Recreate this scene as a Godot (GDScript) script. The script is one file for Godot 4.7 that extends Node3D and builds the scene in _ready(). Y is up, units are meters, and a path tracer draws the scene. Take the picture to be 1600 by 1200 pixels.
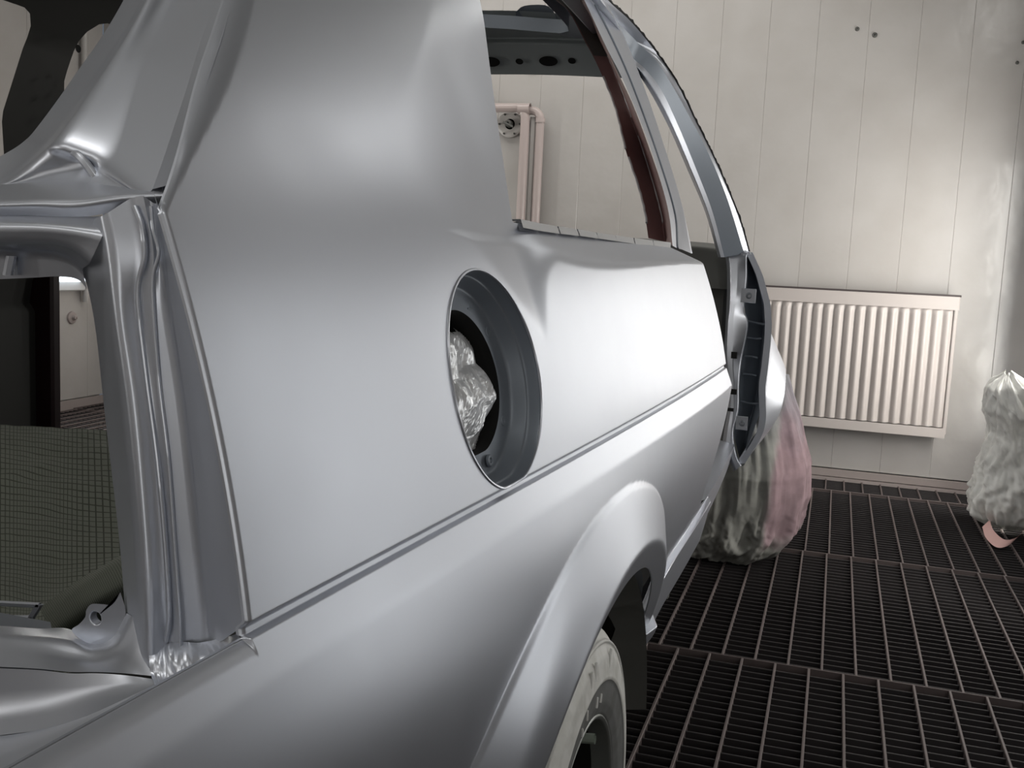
extends Node3D
# Spray booth with the stripped three-door car body. Metres, y up, the camera stands near z = 0 and the far wall at z = -4.985.

const FAR := -4.985
const EAST := 0.84
const WEST := -4.10
const SOUTH := 3.2
const TOP := 2.75
const CAR := Vector3(-1.0, 0.0, -2.3)
const MID := -1.0            # the car's centre plane
const ARCH := Vector2(1.10, 0.25)
const FLAP := Vector2(0.803, 0.868)
const FLAP_R := Vector2(0.0905, 0.090)
var M := {}
var car: Node3D
var rng := RandomNumberGenerator.new()
var fuzz := FastNoiseLite.new()


func V(x: float, y: float, z: float) -> Vector3:
	return Vector3(x, y, z)


func _ready() -> void:
	rng.seed = 7
	fuzz.seed = 11
	fuzz.frequency = 1.0
	view_and_light()
	materials()
	room()
	far_wall_things()
	floor_grating()
	build_car()
	loose_things()


func view_and_light() -> void:
	var cam := Camera3D.new()
	cam.name = "camera"
	cam.fov = 41.349
	cam.near = 0.03
	cam.far = 60.0
	cam.transform = Transform3D(Basis(Vector3(0.951424, 0.046811, -0.304304), Vector3(-0.082098, 0.991161, -0.104214), Vector3(0.296736, 0.124134, 0.946857)).orthonormalized(), Vector3(0, 0.97, 0))
	cam.current = true
	add_child(cam)
	var env := Environment.new()
	env.background_mode = Environment.BG_COLOR
	env.background_color = Color(0.35, 0.38, 0.42)
	env.ambient_light_source = Environment.AMBIENT_SOURCE_DISABLED
	env.tonemap_mode = Environment.TONE_MAPPER_LINEAR
	env.tonemap_exposure = 1.0
	env.sdfgi_enabled = true
	env.ssao_enabled = true
	env.ssil_enabled = true
	var we := WorldEnvironment.new()
	we.name = "world_environment"
	we.environment = env
	add_child(we)
	# the lamps' own lights are in wall_lamp() and ceiling_lamp(); their strength is set here
	M.right = [2.1, 0.78, 0.28, 1.2]      # from the far corner to behind the camera
	M.high = [0.65, 0.9]
	M.left = [2.2, 1.8, 1.4, 1.0]
	M.top = [1.7, 0.9, 2.6]


# ---------------------------------------------------------------- helpers

func mat(c: Color, rough := 0.6, metal := 0.0) -> StandardMaterial3D:
	var m := StandardMaterial3D.new()
	m.albedo_color = c
	m.roughness = rough
	m.metallic = metal
	m.cull_mode = BaseMaterial3D.CULL_DISABLED
	return m


func noise_tex(freq: float, kind := FastNoiseLite.TYPE_SIMPLEX_SMOOTH, normal := false, size := 512, ramp: Gradient = null, oct := 4, strength := 4.0) -> NoiseTexture2D:
	var n := FastNoiseLite.new()
	n.seed = 5
	n.noise_type = kind
	n.frequency = freq
	n.fractal_octaves = oct
	var t := NoiseTexture2D.new()
	t.width = size
	t.height = size
	t.seamless = true
	t.noise = n
	t.as_normal_map = normal
	t.bump_strength = strength
	if ramp:
		t.color_ramp = ramp
	return t


func ramp(cols: Array, at: Array) -> Gradient:
	var g := Gradient.new()
	g.offsets = PackedFloat32Array(at)
	g.colors = PackedColorArray(cols)
	return g


func tri(m: StandardMaterial3D, s: float) -> void:
	m.uv1_triplanar = true
	m.uv1_world_triplanar = true
	m.uv1_scale = Vector3(s, s, s)


func new_st() -> SurfaceTool:
	var st := SurfaceTool.new()
	st.begin(Mesh.PRIMITIVE_TRIANGLES)
	return st


func put(called: String, mesh: Mesh, m: Material, parent: Node3D, offset := Vector3.ZERO) -> MeshInstance3D:
	var o := MeshInstance3D.new()
	o.name = called
	o.mesh = mesh
	o.material_override = m
	o.position = offset
	o.cast_shadow = GeometryInstance3D.SHADOW_CASTING_SETTING_ON
	parent.add_child(o, true)
	return o


# a part of the car whose mesh is given in the booth's coordinates
func part(called: String, st: SurfaceTool, m: Material, parent: Node3D = null) -> MeshInstance3D:
	if parent == null or parent == car:
		return put(called, st.commit(), m, car, -CAR)
	return put(called, st.commit(), m, parent)


func thing(called: String, at: Vector3, label: String, category: String, group := "") -> Node3D:
	var o := Node3D.new()
	o.name = called
	o.position = at
	add_child(o, true)
	tag(o, label, category, group)
	return o


func tag(o: Node3D, label: String, category: String, group := "") -> void:
	o.set_meta("label", label)
	if category:
		o.set_meta("category", category)
	if group:
		o.set_meta("group", group)


func smin(a: float, b: float, k: float) -> float:
	var h := maxf(k - absf(a - b), 0.0) / k
	return minf(a, b) - h * h * k * 0.25


func smax(a: float, b: float, k: float) -> float:
	return -smin(-a, -b, k)


func cr(p: Array, t: float) -> Vector3:     # Catmull-Rom by index, t from 0 to 1
	var n := p.size() - 1
	var f := clampf(t, 0.0, 1.0) * n
	var i := mini(int(f), n - 1)
	var u := f - i
	var b: Vector3 = p[i]
	var c: Vector3 = p[i + 1]
	var a: Vector3 = p[i - 1] if i > 0 else b * 2.0 - c
	var d: Vector3 = p[i + 2] if i + 2 <= n else c * 2.0 - b
	return b.cubic_interpolate(c, a, d, u)


func line(p: Array, n: int) -> Array:
	var o := []
	for i in n:
		o.append(cr(p, float(i) / (n - 1)))
	return o


func tri3(st: SurfaceTool, a: Vector3, b: Vector3, c: Vector3) -> void:   # flat, seen from where a, b, c run counter-clockwise
	var n := (b - a).cross(c - a).normalized()
	for v in [a, c, b]:
		st.set_normal(n)
		st.add_vertex(v)


func quad(st: SurfaceTool, a: Vector3, b: Vector3, c: Vector3, d: Vector3) -> void:
	tri3(st, a, b, c)
	tri3(st, a, c, d)


# a skin through lines of equal count, the cross-section's corners rounded by fil
func skin(st: SurfaceTool, lines: Array, fil := 0.004, closed := false, colors: Array = []) -> void:
	var n: int = lines[0].size()
	var k := lines.size()
	var rows := []
	var tang := []
	var cols := []
	for i in n:
		var row := [lines[0][i]]
		var tn := [(lines[1][i] - lines[0][i]).normalized()]
		var cc := [colors[0] if colors else Color.WHITE]
		for j in range(1, k - 1):
			var b: Vector3 = lines[j][i]
			var pa: Vector3 = lines[j - 1][i]
			var pc: Vector3 = lines[j + 1][i]
			var la := b.distance_to(pa)
			var lc := b.distance_to(pc)
			var a := b.move_toward(pa, minf(fil, la * 0.45))
			var c := b.move_toward(pc, minf(fil, lc * 0.45))
			for s in 5:
				var t := s / 4.0
				row.append(a.lerp(b, t).lerp(b.lerp(c, t), t))
				tn.append(((b - a) * (1.0 - t) + (c - b) * t).normalized())
				cc.append(colors[j] if colors else Color.WHITE)
		row.append(lines[k - 1][i])
		tn.append((lines[k - 1][i] - lines[k - 2][i]).normalized())
		cc.append(colors[k - 1] if colors else Color.WHITE)
		rows.append(row)
		tang.append(tn)
		cols.append(cc)
	var w: int = rows[0].size()
	var nor := []
	for i in n:
		var nn := []
		var ia := i - 1 if i > 0 else (n - 2 if closed else 0)
		var ib := i + 1 if i < n - 1 else (1 if closed else n - 1)
		for j in w:
			var du: Vector3 = rows[ib][j] - rows[ia][j]
			nn.append(du.cross(tang[i][j]).normalized())
		nor.append(nn)
	for i in n - 1:
		for j in w - 1:
			for q in [[0, 0], [1, 1], [1, 0], [0, 0], [0, 1], [1, 1]]:
				st.set_normal(nor[i + q[0]][j + q[1]])
				if colors:
					st.set_color(cols[i + q[0]][j + q[1]])
				st.add_vertex(rows[i + q[0]][j + q[1]])


func loft(ctrl: Array, n: int, fil := 0.004) -> SurfaceTool:
	var st := new_st()
	var ls := []
	for c in ctrl:
		ls.append(line(c, n))
	skin(st, ls, fil)
	return st


# rings of [radius, height] round the y axis of xf
func lathe(st: SurfaceTool, prof: Array, xf: Transform3D, n := 48, fil := 0.004, colors: Array = []) -> void:
	var ls := []
	for p in prof:
		var l := []
		for i in n + 1:
			var a := TAU * i / n
			l.append(xf * Vector3(cos(a) * p[0], p[1], sin(a) * p[0]))
		ls.append(l)
	skin(st, ls, fil, true, colors)


func tube(st: SurfaceTool, pts: Array, r: float, segs := 10) -> void:
	var up := Vector3(0.123, 0.97, 0.2).normalized()
	var ls := []
	for s in segs + 1:
		ls.append([])
	for i in pts.size():
		var d: Vector3 = (pts[mini(i + 1, pts.size() - 1)] - pts[maxi(i - 1, 0)]).normalized()
		var u := d.cross(up).normalized()
		if absf(d.dot(up)) > 0.95:
			u = d.cross(Vector3(0.9, 0.1, 0.4)).normalized()
		var v := d.cross(u)
		for s in segs + 1:
			var a := TAU * s / segs
			ls[s].append(pts[i] + (u * cos(a) + v * sin(a)) * r)
	skin(st, ls, r * 0.2)


# a bar from a to b, w across side, h along up, with chamfers
func bar(st: SurfaceTool, a: Vector3, b: Vector3, side: Vector3, up: Vector3, w: float, h: float, ch: float) -> void:
	var o := []
	for q in [[1, 1, 0, -1], [1, 1, -1, 0], [-1, 1, 1, 0], [-1, 1, 0, -1], [-1, -1, 0, 1], [-1, -1, 1, 0], [1, -1, -1, 0], [1, -1, 0, 1]]:
		o.append(side * (q[0] * w * 0.5 + q[2] * ch) + up * (q[1] * h * 0.5 + q[3] * ch))
	var f := (b - a).cross(side).dot(up) > 0.0
	for i in 8:
		var p: Vector3 = o[i]
		var q: Vector3 = o[(i + 1) % 8]
		if f:
			quad(st, a + p, a + q, b + q, b + p)
		else:
			quad(st, a + q, a + p, b + p, b + q)
	for i in range(1, 7):
		if f:
			tri3(st, a + o[0], a + o[i + 1], a + o[i])
			tri3(st, b + o[0], b + o[i], b + o[i + 1])
		else:
			tri3(st, a + o[0], a + o[i], a + o[i + 1])
			tri3(st, b + o[0], b + o[i + 1], b + o[i])


func box(st: SurfaceTool, lo: Vector3, hi: Vector3, ch := 0.002) -> void:
	var c := (lo + hi) * 0.5
	var s := hi - lo
	bar(st, Vector3(c.x, lo.y, c.z), Vector3(c.x, hi.y, c.z), Vector3.RIGHT, Vector3.BACK, s.x, s.z, minf(ch, minf(s.x, s.z) * 0.3))


func disc(st: SurfaceTool, c: Vector3, u: Vector3, v: Vector3, n := 20) -> void:
	for i in n:
		var a := TAU * i / n
		var b := TAU * (i + 1) / n
		tri3(st, c, c + u * cos(a) + v * sin(a), c + u * cos(b) + v * sin(b))


func n3(p: Vector3, s: float) -> float:
	return fuzz.get_noise_3d(p.x * s, p.y * s, p.z * s)


# ---------------------------------------------------------------- materials

func materials() -> void:
	M.silver = mat(Color(0.735, 0.75, 0.785), 0.37, 0.76)
	M.silver.roughness_texture = noise_tex(0.02, FastNoiseLite.TYPE_SIMPLEX_SMOOTH, false, 512, ramp([Color(0.92, 0.92, 0.92), Color.WHITE], [0.0, 1.0]))
	tri(M.silver, 1.5)
	M.silver_thin = mat(Color(0.50, 0.52, 0.55), 0.42, 0.6)       # where the paint went on thin
	M.guard = mat(Color(0.53, 0.56, 0.60), 0.45, 0.35)
	M.header = mat(Color(0.62, 0.645, 0.65), 0.6, 0.0)
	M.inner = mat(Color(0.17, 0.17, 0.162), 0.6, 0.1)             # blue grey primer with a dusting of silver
	M.primer = mat(Color(0.34, 0.34, 0.33), 0.6, 0.1)
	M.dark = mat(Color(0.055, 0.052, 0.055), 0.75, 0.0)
	M.black = mat(Color(0.02, 0.02, 0.02), 0.9)
	M.maroon = mat(Color(0.54, 0.41, 0.405), 0.42, 0.0)
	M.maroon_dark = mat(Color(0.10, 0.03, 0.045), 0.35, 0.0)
	M.tape = mat(Color(0.82, 0.82, 0.83), 0.55, 0.1)
	M.wall = mat(Color(0.70, 0.687, 0.678), 0.22, 0.0)
	M.wall.normal_enabled = true
	M.wall.normal_texture = noise_tex(0.012, FastNoiseLite.TYPE_SIMPLEX_SMOOTH, true, 512, null, 4, 3.0)
	M.wall.normal_scale = 0.25
	M.wall.albedo_texture = noise_tex(0.006, FastNoiseLite.TYPE_SIMPLEX_SMOOTH, false, 512, ramp([Color(0.97, 0.967, 0.963), Color.WHITE], [0.2, 0.75]), 5)
	tri(M.wall, 0.8)
	M.ceiling = mat(Color(0.55, 0.55, 0.54), 0.8)
	M.pink_paint = mat(Color(0.69, 0.64, 0.63), 0.3)
	M.rad = mat(Color(0.70, 0.672, 0.66), 0.4)
	M.rad_dark = mat(Color(0.25, 0.22, 0.22), 0.6)
	M.grate = mat(Color(0.40, 0.36, 0.355), 0.55, 0.25)
	M.cross = mat(Color(0.20, 0.185, 0.19), 0.6, 0.2)
	M.pit = mat(Color(0.045, 0.043, 0.047), 0.9)
	M.skirt = mat(Color(0.62, 0.58, 0.57), 0.5)
	M.lamp_case = mat(Color(0.82, 0.82, 0.82), 0.5)
	M.tube = mat(Color(0.9, 0.92, 0.95), 0.4)
	M.tube.emission_enabled = true
	M.tube.emission = Color(0.93, 0.97, 1.0)
	M.tube.emission_energy_multiplier = 2.2
	M.tyre = mat(Color.WHITE, 0.62, 0.15)
	M.tyre.vertex_color_use_as_albedo = true
	M.tyre.albedo_texture = noise_tex(0.01, FastNoiseLite.TYPE_SIMPLEX_SMOOTH, false, 512, ramp([Color(0.90, 0.90, 0.89), Color.WHITE], [0.25, 0.7]), 5)
	tri(M.tyre, 5.0)
	M.rubber = mat(Color(0.05, 0.05, 0.05), 0.7)
	M.rim = mat(Color(0.12, 0.12, 0.118), 0.45, 0.3)
	M.rim_edge = mat(Color(0.55, 0.56, 0.55), 0.4, 0.5)
	M.hub = mat(Color(0.60, 0.64, 0.60), 0.5, 0.2)
	M.foil = mat(Color(0.93, 0.94, 0.955), 0.30, 0.45)
	M.net = mat(Color(0.40, 0.415, 0.38), 0.85)
	var im := Image.create(256, 256, false, Image.FORMAT_RGB8)
	im.fill(Color(1, 1, 1))
	for i in 8:
		im.fill_rect(Rect2i(i * 32, 0, 6, 256), Color(0.55, 0.56, 0.53))
		im.fill_rect(Rect2i(0, i * 32, 256, 5), Color(0.6, 0.61, 0.57))
	M.net.albedo_texture = ImageTexture.create_from_image(im)
	M.net.uv1_scale = Vector3(7, 6, 1)
	M.rag = mat(Color.WHITE, 0.9)
	M.rag.vertex_color_use_as_albedo = true
	M.rag.albedo_texture = noise_tex(0.012, FastNoiseLite.TYPE_SIMPLEX_SMOOTH, false, 512, ramp([Color(0.85, 0.85, 0.85), Color.WHITE], [0.3, 0.65]), 5)
	tri(M.rag, 1.6)
	M.bag = mat(Color(0.80, 0.80, 0.79), 0.4)
	M.bag.backlight_enabled = true
	M.bag.backlight = Color(0.16, 0.16, 0.155)
	M.bag_in = mat(Color(0.84, 0.80, 0.66), 0.6)
	M.pink = mat(Color(0.86, 0.70, 0.68), 0.6)
	M.seal = mat(Color(0.10, 0.095, 0.095), 0.7)


# ---------------------------------------------------------------- the booth

func plank_wall(called: String, from: Vector3, dir: Vector3, length: float, inward: Vector3, first: float, pitch: float, low := 0.05) -> Node3D:
	var w := Node3D.new()
	w.name = called
	w.set_meta("kind", "structure")
	add_child(w, true)
	var back := new_st()
	var c := from + dir * length * 0.5 - inward * 0.06
	bar(back, Vector3(c.x, 0, c.z), Vector3(c.x, TOP, c.z), dir, inward, length, 0.06, 0.002)
	put("backing", back.commit(), M.wall, w)
	var s := first
	while s < length:
		var a := maxf(s, 0.0)
		var b := minf(s + pitch, length)
		if b - a > 0.02:
			var st := new_st()
			var q := from + dir * (a + b) * 0.5 - inward * (0.014 + rng.randf() * 0.0012)
			bar(st, Vector3(q.x, low, q.z), Vector3(q.x, TOP - 0.01, q.z), dir, inward, b - a - 0.0002, 0.028, 0.0016)
			put("wall_panel", st.commit(), M.wall, w)
		s += pitch
	return w


func room() -> void:
	# seams of the far wall at x = 0.038 + k * 0.2175
	plank_wall("wall_back", V(WEST, 0, FAR), Vector3.RIGHT, EAST - WEST, Vector3.BACK, fmod(0.038 - WEST, 0.2175) - 0.2175, 0.2175)
	plank_wall("wall_left", V(WEST, 0, SOUTH), Vector3.FORWARD, SOUTH - FAR, Vector3.RIGHT, 0.0, 0.2175)
	plank_wall("wall_right", V(EAST, 0, SOUTH), Vector3.FORWARD, SOUTH - FAR, Vector3.LEFT, 0.0, 0.2175)
	plank_wall("wall_front", V(WEST, 0, SOUTH), Vector3.RIGHT, EAST - WEST, Vector3.FORWARD, 0.0, 0.2175)
	var st := new_st()
	box(st, V(WEST - 0.1, TOP, FAR - 0.1), V(EAST + 0.1, TOP + 0.08, SOUTH + 0.1))
	var ceil := put("ceiling", st.commit(), M.ceiling, self)
	ceil.set_meta("kind", "structure")
	# skirting along the foot of the walls
	st = new_st()
	box(st, V(WEST, 0.012, FAR), V(EAST, 0.045, FAR + 0.018), 0.004)
	box(st, V(WEST, -0.012, FAR), V(EAST, 0.008, FAR + 0.03), 0.003)
	put("baseboard_back", st.commit(), M.skirt, self).set_meta("kind", "structure")
	st = new_st()
	box(st, V(WEST, -0.01, FAR), V(WEST + 0.02, 0.045, SOUTH), 0.004)
	put("baseboard_left", st.commit(), M.skirt, self).set_meta("kind", "structure")
	st = new_st()
	box(st, V(EAST - 0.02, -0.01, FAR), V(EAST, 0.045, SOUTH), 0.004)
	put("baseboard_right", st.commit(), M.skirt, self).set_meta("kind", "structure")
	# lamps: a low upright row and a high row along the right wall, an upright row on the left, two on the ceiling
	var k := 0
	for q in [[-4.42, "upright twin tube lamp in the corner right of the radiator"], [-3.05, "upright twin tube lamp on the right wall, level with the car door opening"], [-1.75, "upright twin tube lamp on the right wall, level with the fuel filler"], [2.0, "upright twin tube lamp on the right wall, behind the tail of the car"]]:
		wall_lamp(V(EAST, 0.86, q[0]), Vector3.LEFT, Vector3.UP, 0.66, q[1], M.right[k])
		k += 1
	wall_lamp(V(WEST, 0.815, -4.25), Vector3.RIGHT, Vector3.BACK, 0.50, "bright level lamp low on the left wall, seen through the tail light opening", M.left[0])
	k = 1
	for q in [[-2.9, "upright twin tube lamp on the left wall, level with the far door opening"], [-1.05, "upright twin tube lamp on the left wall, across from the rear wheel"], [1.1, "upright twin tube lamp on the left wall, behind the tail of the car"]]:
		wall_lamp(V(WEST, 1.12, q[0]), Vector3.RIGHT, Vector3.UP, 0.42, q[1], M.left[k])
		k += 1
	k = 0
	for q in [[-3.35, "level twin tube lamp high on the right wall above the car door opening"], [0.8, "level twin tube lamp high on the right wall behind the camera side"]]:
		wall_lamp(V(EAST, 2.45, q[0]), Vector3.LEFT, Vector3.BACK, 0.55, q[1], M.high[k])
		k += 1
	ceiling_lamp(V(-1.5, TOP, -4.3), 1.3, "long ceiling lamp in front of the far wall", M.top[0])
	ceiling_lamp(V(-0.95, TOP, 0.1), 0.6, "short ceiling lamp behind the tail of the car", M.top[1])
	ceiling_lamp(V(-2.6, TOP, 2.2), 1.0, "ceiling lamp at the closed end of the booth", M.top[2])


func area(parent: Node3D, size: Vector2, facing: Vector3, at: Vector3, energy: float) -> void:
	var l := AreaLight3D.new()
	l.name = "lamp_light"
	l.area_size = size
	l.light_energy = energy
	l.light_color = Color(1.0, 0.985, 0.955)
	l.shadow_enabled = true
	l.area_range = 14.0
	l.area_attenuation = 2.0
	var up := Vector3.UP if absf(facing.y) < 0.5 else Vector3.BACK
	l.transform = Transform3D(Basis.looking_at(facing, up), at)
	parent.add_child(l)


func wall_lamp(at: Vector3, inward: Vector3, axis: Vector3, half: float, label: String, energy: float) -> void:
	var t := thing("wall_lamp", at, label, "lamp", "")
	var side := axis.cross(inward)
	var st := new_st()
	bar(st, axis * -(half + 0.04) + inward * 0.02, axis * (half + 0.04) + inward * 0.02, side, inward, 0.30, 0.038, 0.006)
	put("housing", st.commit(), M.lamp_case, t)
	for s in [-0.085, 0.085]:
		st = new_st()
		tube(st, [axis * -half + side * s + inward * 0.06, axis * half + side * s + inward * 0.06], 0.013)
		put("fluorescent_tube", st.commit(), M.tube, t)
		for e in [-half - 0.012, half + 0.012]:
			st = new_st()
			bar(st, axis * (e - 0.014) + side * s + inward * 0.058, axis * (e + 0.014) + side * s + inward * 0.058, side, inward, 0.03, 0.04, 0.004)
			put("tube_holder", st.commit(), M.lamp_case, t)
	area(t, Vector2(0.22, half * 2.0) if axis == Vector3.UP else Vector2(half * 2.0, 0.22), inward, inward * 0.085, energy)


func ceiling_lamp(at: Vector3, half: float, label: String, energy: float) -> void:
	var t := thing("ceiling_lamp", at, label, "lamp", "")
	var st := new_st()
	bar(st, V(-half - 0.05, -0.03, 0), V(half + 0.05, -0.03, 0), Vector3.BACK, Vector3.UP, 0.30, 0.06, 0.008)
	put("housing", st.commit(), M.lamp_case, t)
	for s in [-0.08, 0.08]:
		st = new_st()
		tube(st, [V(-half, -0.08, s), V(half, -0.08, s)], 0.013)
		put("fluorescent_tube", st.commit(), M.tube, t)
	area(t, Vector2(half * 2.0, 0.24), Vector3.DOWN, V(0, -0.105, 0), energy)


func floor_grating() -> void:
	var f := Node3D.new()
	f.name = "floor"
	f.set_meta("kind", "structure")
	add_child(f)
	var st := new_st()
	box(st, V(WEST - 0.1, -0.62, FAR - 0.1), V(EAST + 0.1, -0.55, SOUTH + 0.1))
	put("pit_floor", st.commit(), M.pit, f)
	st = new_st()
	for s in [[V(WEST - 0.06, -0.6, FAR - 0.1), V(WEST, -0.012, SOUTH + 0.1)], [V(EAST, -0.6, FAR - 0.1), V(EAST + 0.06, -0.012, SOUTH + 0.1)], [V(WEST, -0.6, FAR - 0.1), V(EAST, -0.012, FAR)], [V(WEST, -0.6, SOUTH), V(EAST, -0.012, SOUTH + 0.1)]]:
		box(st, s[0], s[1])
	put("pit_side", st.commit(), M.pit, f)
	var shared := {}
	var joints := [-FAR, 4.707, 3.613, 2.519, 1.425, 0.331]
	var shift := [0.022, 0.047, -0.282, -0.312, -0.287, -0.30]
	for r in joints.size():
		var far_z: float = -joints[r]
		var near_z: float = -joints[r + 1] if r + 1 < joints.size() else SOUTH
		var row := Node3D.new()
		row.name = "grating_row"
		f.add_child(row, true)
		var depth := near_z - far_z
		# long bars: one mesh per row length, shared
		st = new_st()
		bar(st, V(0, -0.016, -depth * 0.5), V(0, -0.016, depth * 0.5), Vector3.RIGHT, Vector3.UP, 0.0062, 0.032, 0.0012)
		var m := st.commit()
		var x: float = shift[r]
		while x > WEST:
			x -= 0.0804
		x += 0.0804
		var many := new_st()
		while x < EAST:
			# the bars that the photograph shows one by one, and the rest of the row in one piece
			var shows := x > -0.50 and r < 5
			if shows:
				put("long_bar", m, M.grate, row, V(x, 0, (far_z + near_z) * 0.5))
			else:
				bar(many, V(x, -0.016, far_z), V(x, -0.016, near_z), Vector3.RIGHT, Vector3.UP, 0.0062, 0.032, 0.0012)
			x += 0.0804
		put("outer_bars", many.commit(), M.grate, row).set_meta("kind", "stuff")
		st = new_st()
		bar(st, V(WEST, -0.016, near_z - 0.003), V(EAST, -0.016, near_z - 0.003), Vector3.BACK, Vector3.UP, 0.005, 0.032, 0.001)
		put("end_bar", st.commit(), M.grate, row)
		var cr_st := new_st()
		var z := far_z + 0.033
		while z < near_z - 0.01:
			bar(cr_st, V(WEST, -0.019, z), V(EAST, -0.019, z), Vector3.BACK, Vector3.UP, 0.0045, 0.026, 0.001)
			z += 0.0345
		put("cross_bars", cr_st.commit(), M.cross, row).set_meta("kind", "stuff")


func far_wall_things() -> void:
	# radiator: ribbed front, frame rails and a back plate
	var z0 := FAR + 0.085
	var x1 := 0.515
	var n := 24
	var pitch := 0.0462
	var x0 := x1 - 0.015 - n * pitch
	var t := thing("radiator", V((x0 + x1) * 0.5, 0.25, FAR + 0.05), "pinkish white panel radiator with vertical ribs on the far wall", "radiator")
	var o := -t.position
	var st := new_st()
	var lo := []
	var prof := []
	for i in n * 12 + 1:
		var u := i / 12.0
		var s := 0.5 - 0.5 * cos(TAU * u)
		prof.append(V(x0 + u * pitch, 0, z0 + 0.016 * pow(s, 0.7)))
	var lines := []
	for y in [0.30, 0.315, 0.80, 0.823, 0.828]:
		var l := []
		for p in prof:
			var flat := 1.0 if y < 0.81 else (0.45 if y < 0.825 else 0.0)
			l.append(V(p.x, y, z0 + (p.z - z0) * flat))
		lines.append(l)
	skin(st, lines, 0.004)
	put("ribbed_front", st.commit(), M.rad, t, o)
	st = new_st()
	box(st, V(x0 - 0.015, 0.826, z0 - 0.012), V(x1 + 0.004, 0.885, z0 + 0.013), 0.004)
	put("top_rail", st.commit(), M.rad, t, o)
	st = new_st()
	box(st, V(x0 - 0.015, 0.252, z0 - 0.012), V(x1 - 0.004, 0.296, z0 + 0.014), 0.004)
	put("bottom_rail", st.commit(), M.rad, t, o)
	st = new_st()
	box(st, V(x1 - 0.016, 0.27, z0 - 0.012), V(x1, 0.83, z0 + 0.012), 0.004)
	put("end_strip", st.commit(), M.rad, t, o)
	st = new_st()
	box(st, V(x0 - 0.015, 0.27, z0 - 0.012), V(x0 - 0.001, 0.83, z0 + 0.012), 0.004)
	put("end_strip", st.commit(), M.rad, t, o)
	st = new_st()
	box(st, V(x0 - 0.02, 0.884, z0 - 0.045), V(x1 + 0.008, 0.893, z0 + 0.008), 0.003)
	put("top_grille", st.commit(), M.rad_dark, t, o)
	st = new_st()
	box(st, V(x0, 0.258, FAR + 0.01), V(x1 - 0.02, 0.88, z0 - 0.012), 0.004)
	put("back_panel", st.commit(), M.rad_dark, t, o)
	# two pipes with bends, on the far wall
	var zp := FAR + 0.06
	t = thing("pipe", V(-1.53, 0.02, zp), "pinkish heating pipe with a rounded bend, nearer the round flange", "pipe")
	st = new_st()
	var pts := []
	for i in 13:
		pts.append(V(-1.590 + 0.05 * sin(i * PI / 24.0), 1.652 + 0.05 * cos(i * PI / 24.0), zp))
	tube(st, [V(-2.3, 1.702, zp)] + pts + [V(-1.540, 0.9, zp), V(-1.540, 0.05, zp)], 0.023, 14)
	put("tube", st.commit(), M.pink_paint, t, -t.position)
	st = new_st()
	tube(st, [V(-1.515, 1.697, zp + 0.004), V(-1.575, 1.697, zp + 0.004)], 0.0265, 14)
	put("collar", st.commit(), M.pink_paint, t, -t.position)
	t = thing("pipe", V(-1.47, 0.02, zp), "pinkish heating pipe with a rounded bend, outermost and away from the flange", "pipe")
	st = new_st()
	pts = []
	for i in 13:
		pts.append(V(-1.510 + 0.045 * sin(i * PI / 24.0), 1.645 + 0.045 * cos(i * PI / 24.0), zp - 0.012))
	tube(st, [V(-1.56, 1.690, zp - 0.012)] + pts + [V(-1.465, 0.9, zp - 0.012), V(-1.465, 0.05, zp - 0.012)], 0.021, 14)
	put("tube", st.commit(), M.pink_paint, t, -t.position)
	st = new_st()
	tube(st, [V(-1.465, 1.632, zp - 0.012), V(-1.465, 1.655, zp - 0.012)], 0.0245, 14)
	put("collar", st.commit(), M.pink_paint, t, -t.position)
	# the channel between them
	st = new_st()
	bar(st, V(-1.503, 0.05, FAR + 0.028), V(-1.503, 1.66, FAR + 0.028), Vector3.RIGHT, Vector3.BACK, 0.03, 0.04, 0.006)
	var ch := put("pipe_channel", st.commit(), M.wall, self)
	tag(ch, "pale channel on the wall between the two pipes", "channel")
	# round flange with bolts and a short valve
	t = thing("pipe_flange", V(-1.632, 1.628, FAR + 0.01), "round bolted plate with a small valve on the far wall", "flange")
	var fx := Transform3D(Basis(Vector3.RIGHT, Vector3.BACK, Vector3.DOWN), V(0, 0, -0.004))
	st = new_st()
	lathe(st, [[0.0, 0.014], [0.055, 0.014], [0.066, 0.012], [0.068, 0.0]], fx, 32, 0.003)
	put("plate", st.commit(), M.wall, t)
	for i in 6:
		st = new_st()
		lathe(st, [[0.0, 0.021], [0.0055, 0.021], [0.0058, 0.012]], fx * Transform3D(Basis(), V(cos(i * TAU / 6) * 0.054, 0, sin(i * TAU / 6) * 0.054)), 6, 0.001)
		put("bolt", st.commit(), M.primer, t)
	st = new_st()
	lathe(st, [[0.0, 0.05], [0.017, 0.05], [0.019, 0.012]], fx, 16, 0.003)
	bar(st, V(-0.022, 0.004, 0.05), V(0.03, -0.018, 0.05), Vector3.UP, Vector3.BACK, 0.012, 0.012, 0.003)
	put("valve", st.commit(), M.primer, t)
	# dark bracket high on the far wall
	st = new_st()
	box(st, V(-1.535, 1.885, FAR), V(-1.522, 1.915, FAR + 0.02), 0.002)
	tag(put("wall_clip", st.commit(), M.primer, self), "small dark clip on the far wall above the pipes", "clip")
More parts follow.
